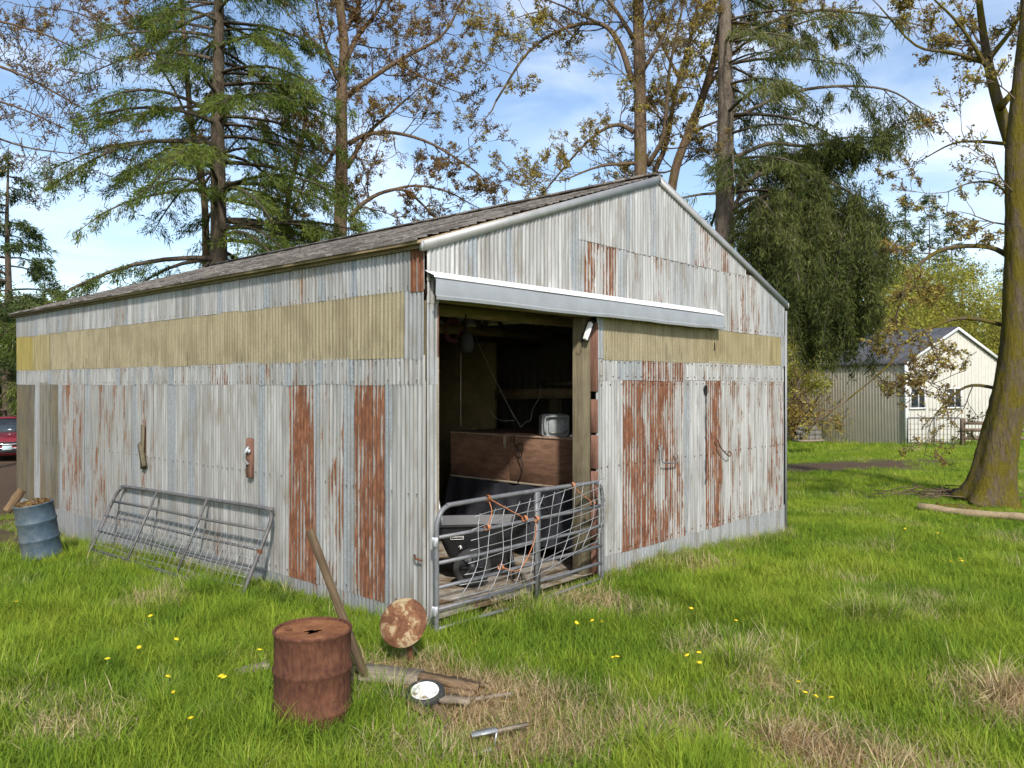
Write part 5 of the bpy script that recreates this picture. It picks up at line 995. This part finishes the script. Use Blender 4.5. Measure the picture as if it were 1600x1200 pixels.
for nm, ty_, dt, A in (('rot','FLOAT_VECTOR','vector',rot), ('scl','FLOAT_VECTOR','vector',scl), ('idx','INT','value',idx), ('tint','FLOAT','value',tint), ('tone','FLOAT','value',tone)):
    a = me.attributes.new(nm, ty_, 'POINT'); a.data.foreach_set(dt, np.array(A, np.int32 if ty_ == 'INT' else np.float32).ravel())
go = link('meadow_grass', me); tag(go, 'bright green meadow grass with straw-coloured dry patches', 'grass', kind='stuff'); me.materials.append(M['grass'])
ng = bpy.data.node_groups.new('grass_scatter', 'GeometryNodeTree'); ng.interface.new_socket('Geometry', in_out='INPUT', socket_type='NodeSocketGeometry'); ng.interface.new_socket('Geometry', in_out='OUTPUT', socket_type='NodeSocketGeometry')
gi = ng.nodes.new('NodeGroupInput'); gout = ng.nodes.new('NodeGroupOutput'); ci = ng.nodes.new('GeometryNodeCollectionInfo'); ci.inputs[0].default_value = protos; ci.inputs['Separate Children'].default_value = True; ci.inputs['Reset Children'].default_value = True
iop = ng.nodes.new('GeometryNodeInstanceOnPoints'); iop.inputs['Pick Instance'].default_value = True
def na(nm, dt): q = ng.nodes.new('GeometryNodeInputNamedAttribute'); q.data_type = dt; q.inputs[0].default_value = nm; return q.outputs[0]
L = ng.links.new; L(gi.outputs[0], iop.inputs['Points']); L(ci.outputs[0], iop.inputs['Instance']); L(na('idx','INT'), iop.inputs['Instance Index']); L(na('rot','FLOAT_VECTOR'), iop.inputs['Rotation']); L(na('scl','FLOAT_VECTOR'), iop.inputs['Scale']); L(iop.outputs[0], gout.inputs[0])
go.modifiers.new('scatter', 'NODES').node_group = ng

# ------------------------------------------------------------ dandelions
M['dandelion'] = plain('dandelion_yellow', (.75, .55, .02), .7, 0, .15, 40); M['stalk'] = plain('dandelion_stalk', (.12, .2, .04), .7)
fm = MB(); fm.lathe([(.0,.006),(.008,.008),(.016,.006),(.02,.0),(.012,-.006),(.0,-.008)], 12)
for k in range(16): a = k*math.pi/8; fm.box((.019*math.cos(a), .019*math.sin(a), .001), (.012,.005,.002), Matrix.Rotation(a,3,'Z'))
fme = fm.mesh('flower_head'); fme.materials.append(M['dandelion']); sm = MB(); sm.tube([(0,0,0),(.006,0,.07),(0,0,.15)], .0025, 5); sme = sm.mesh('stalk'); sme.materials.append(M['stalk'])
for (px, py) in ((26,945),(235,967),(217,1012),(276,1003),(263,1062),(271,1085),(298,1128),(345,1058),(350,1065),(406,1022),(168,1034),(901,978),(925,974),(941,973),(957,1029),(964,1030),(1073,1026),(1092,1025),(1093,1036),(1247,1069),(1258,1086),(1275,1095),(1298,1094),(1414,828),(1465,834),(1486,878),(1500,876),(1503,880),(1080,952),(1150,975)):
    p = gp(px, py, .14); o = thing('dandelion', 'yellow dandelion flower in the grass', 'flower', (p.x, p.y, terrain(p.x, p.y)), rng.uniform(0,6), 'dandelions in the meadow'); h = .16/.15*rng.uniform(.9,1.15)
    link('stalk', sme, o).scale = (1, 1, h); q = link('flower_head', fme, o, (0, 0, .15*h), (rng.gauss(-.2,.25), rng.gauss(0,.25), 0)); q.scale = (.95,)*3
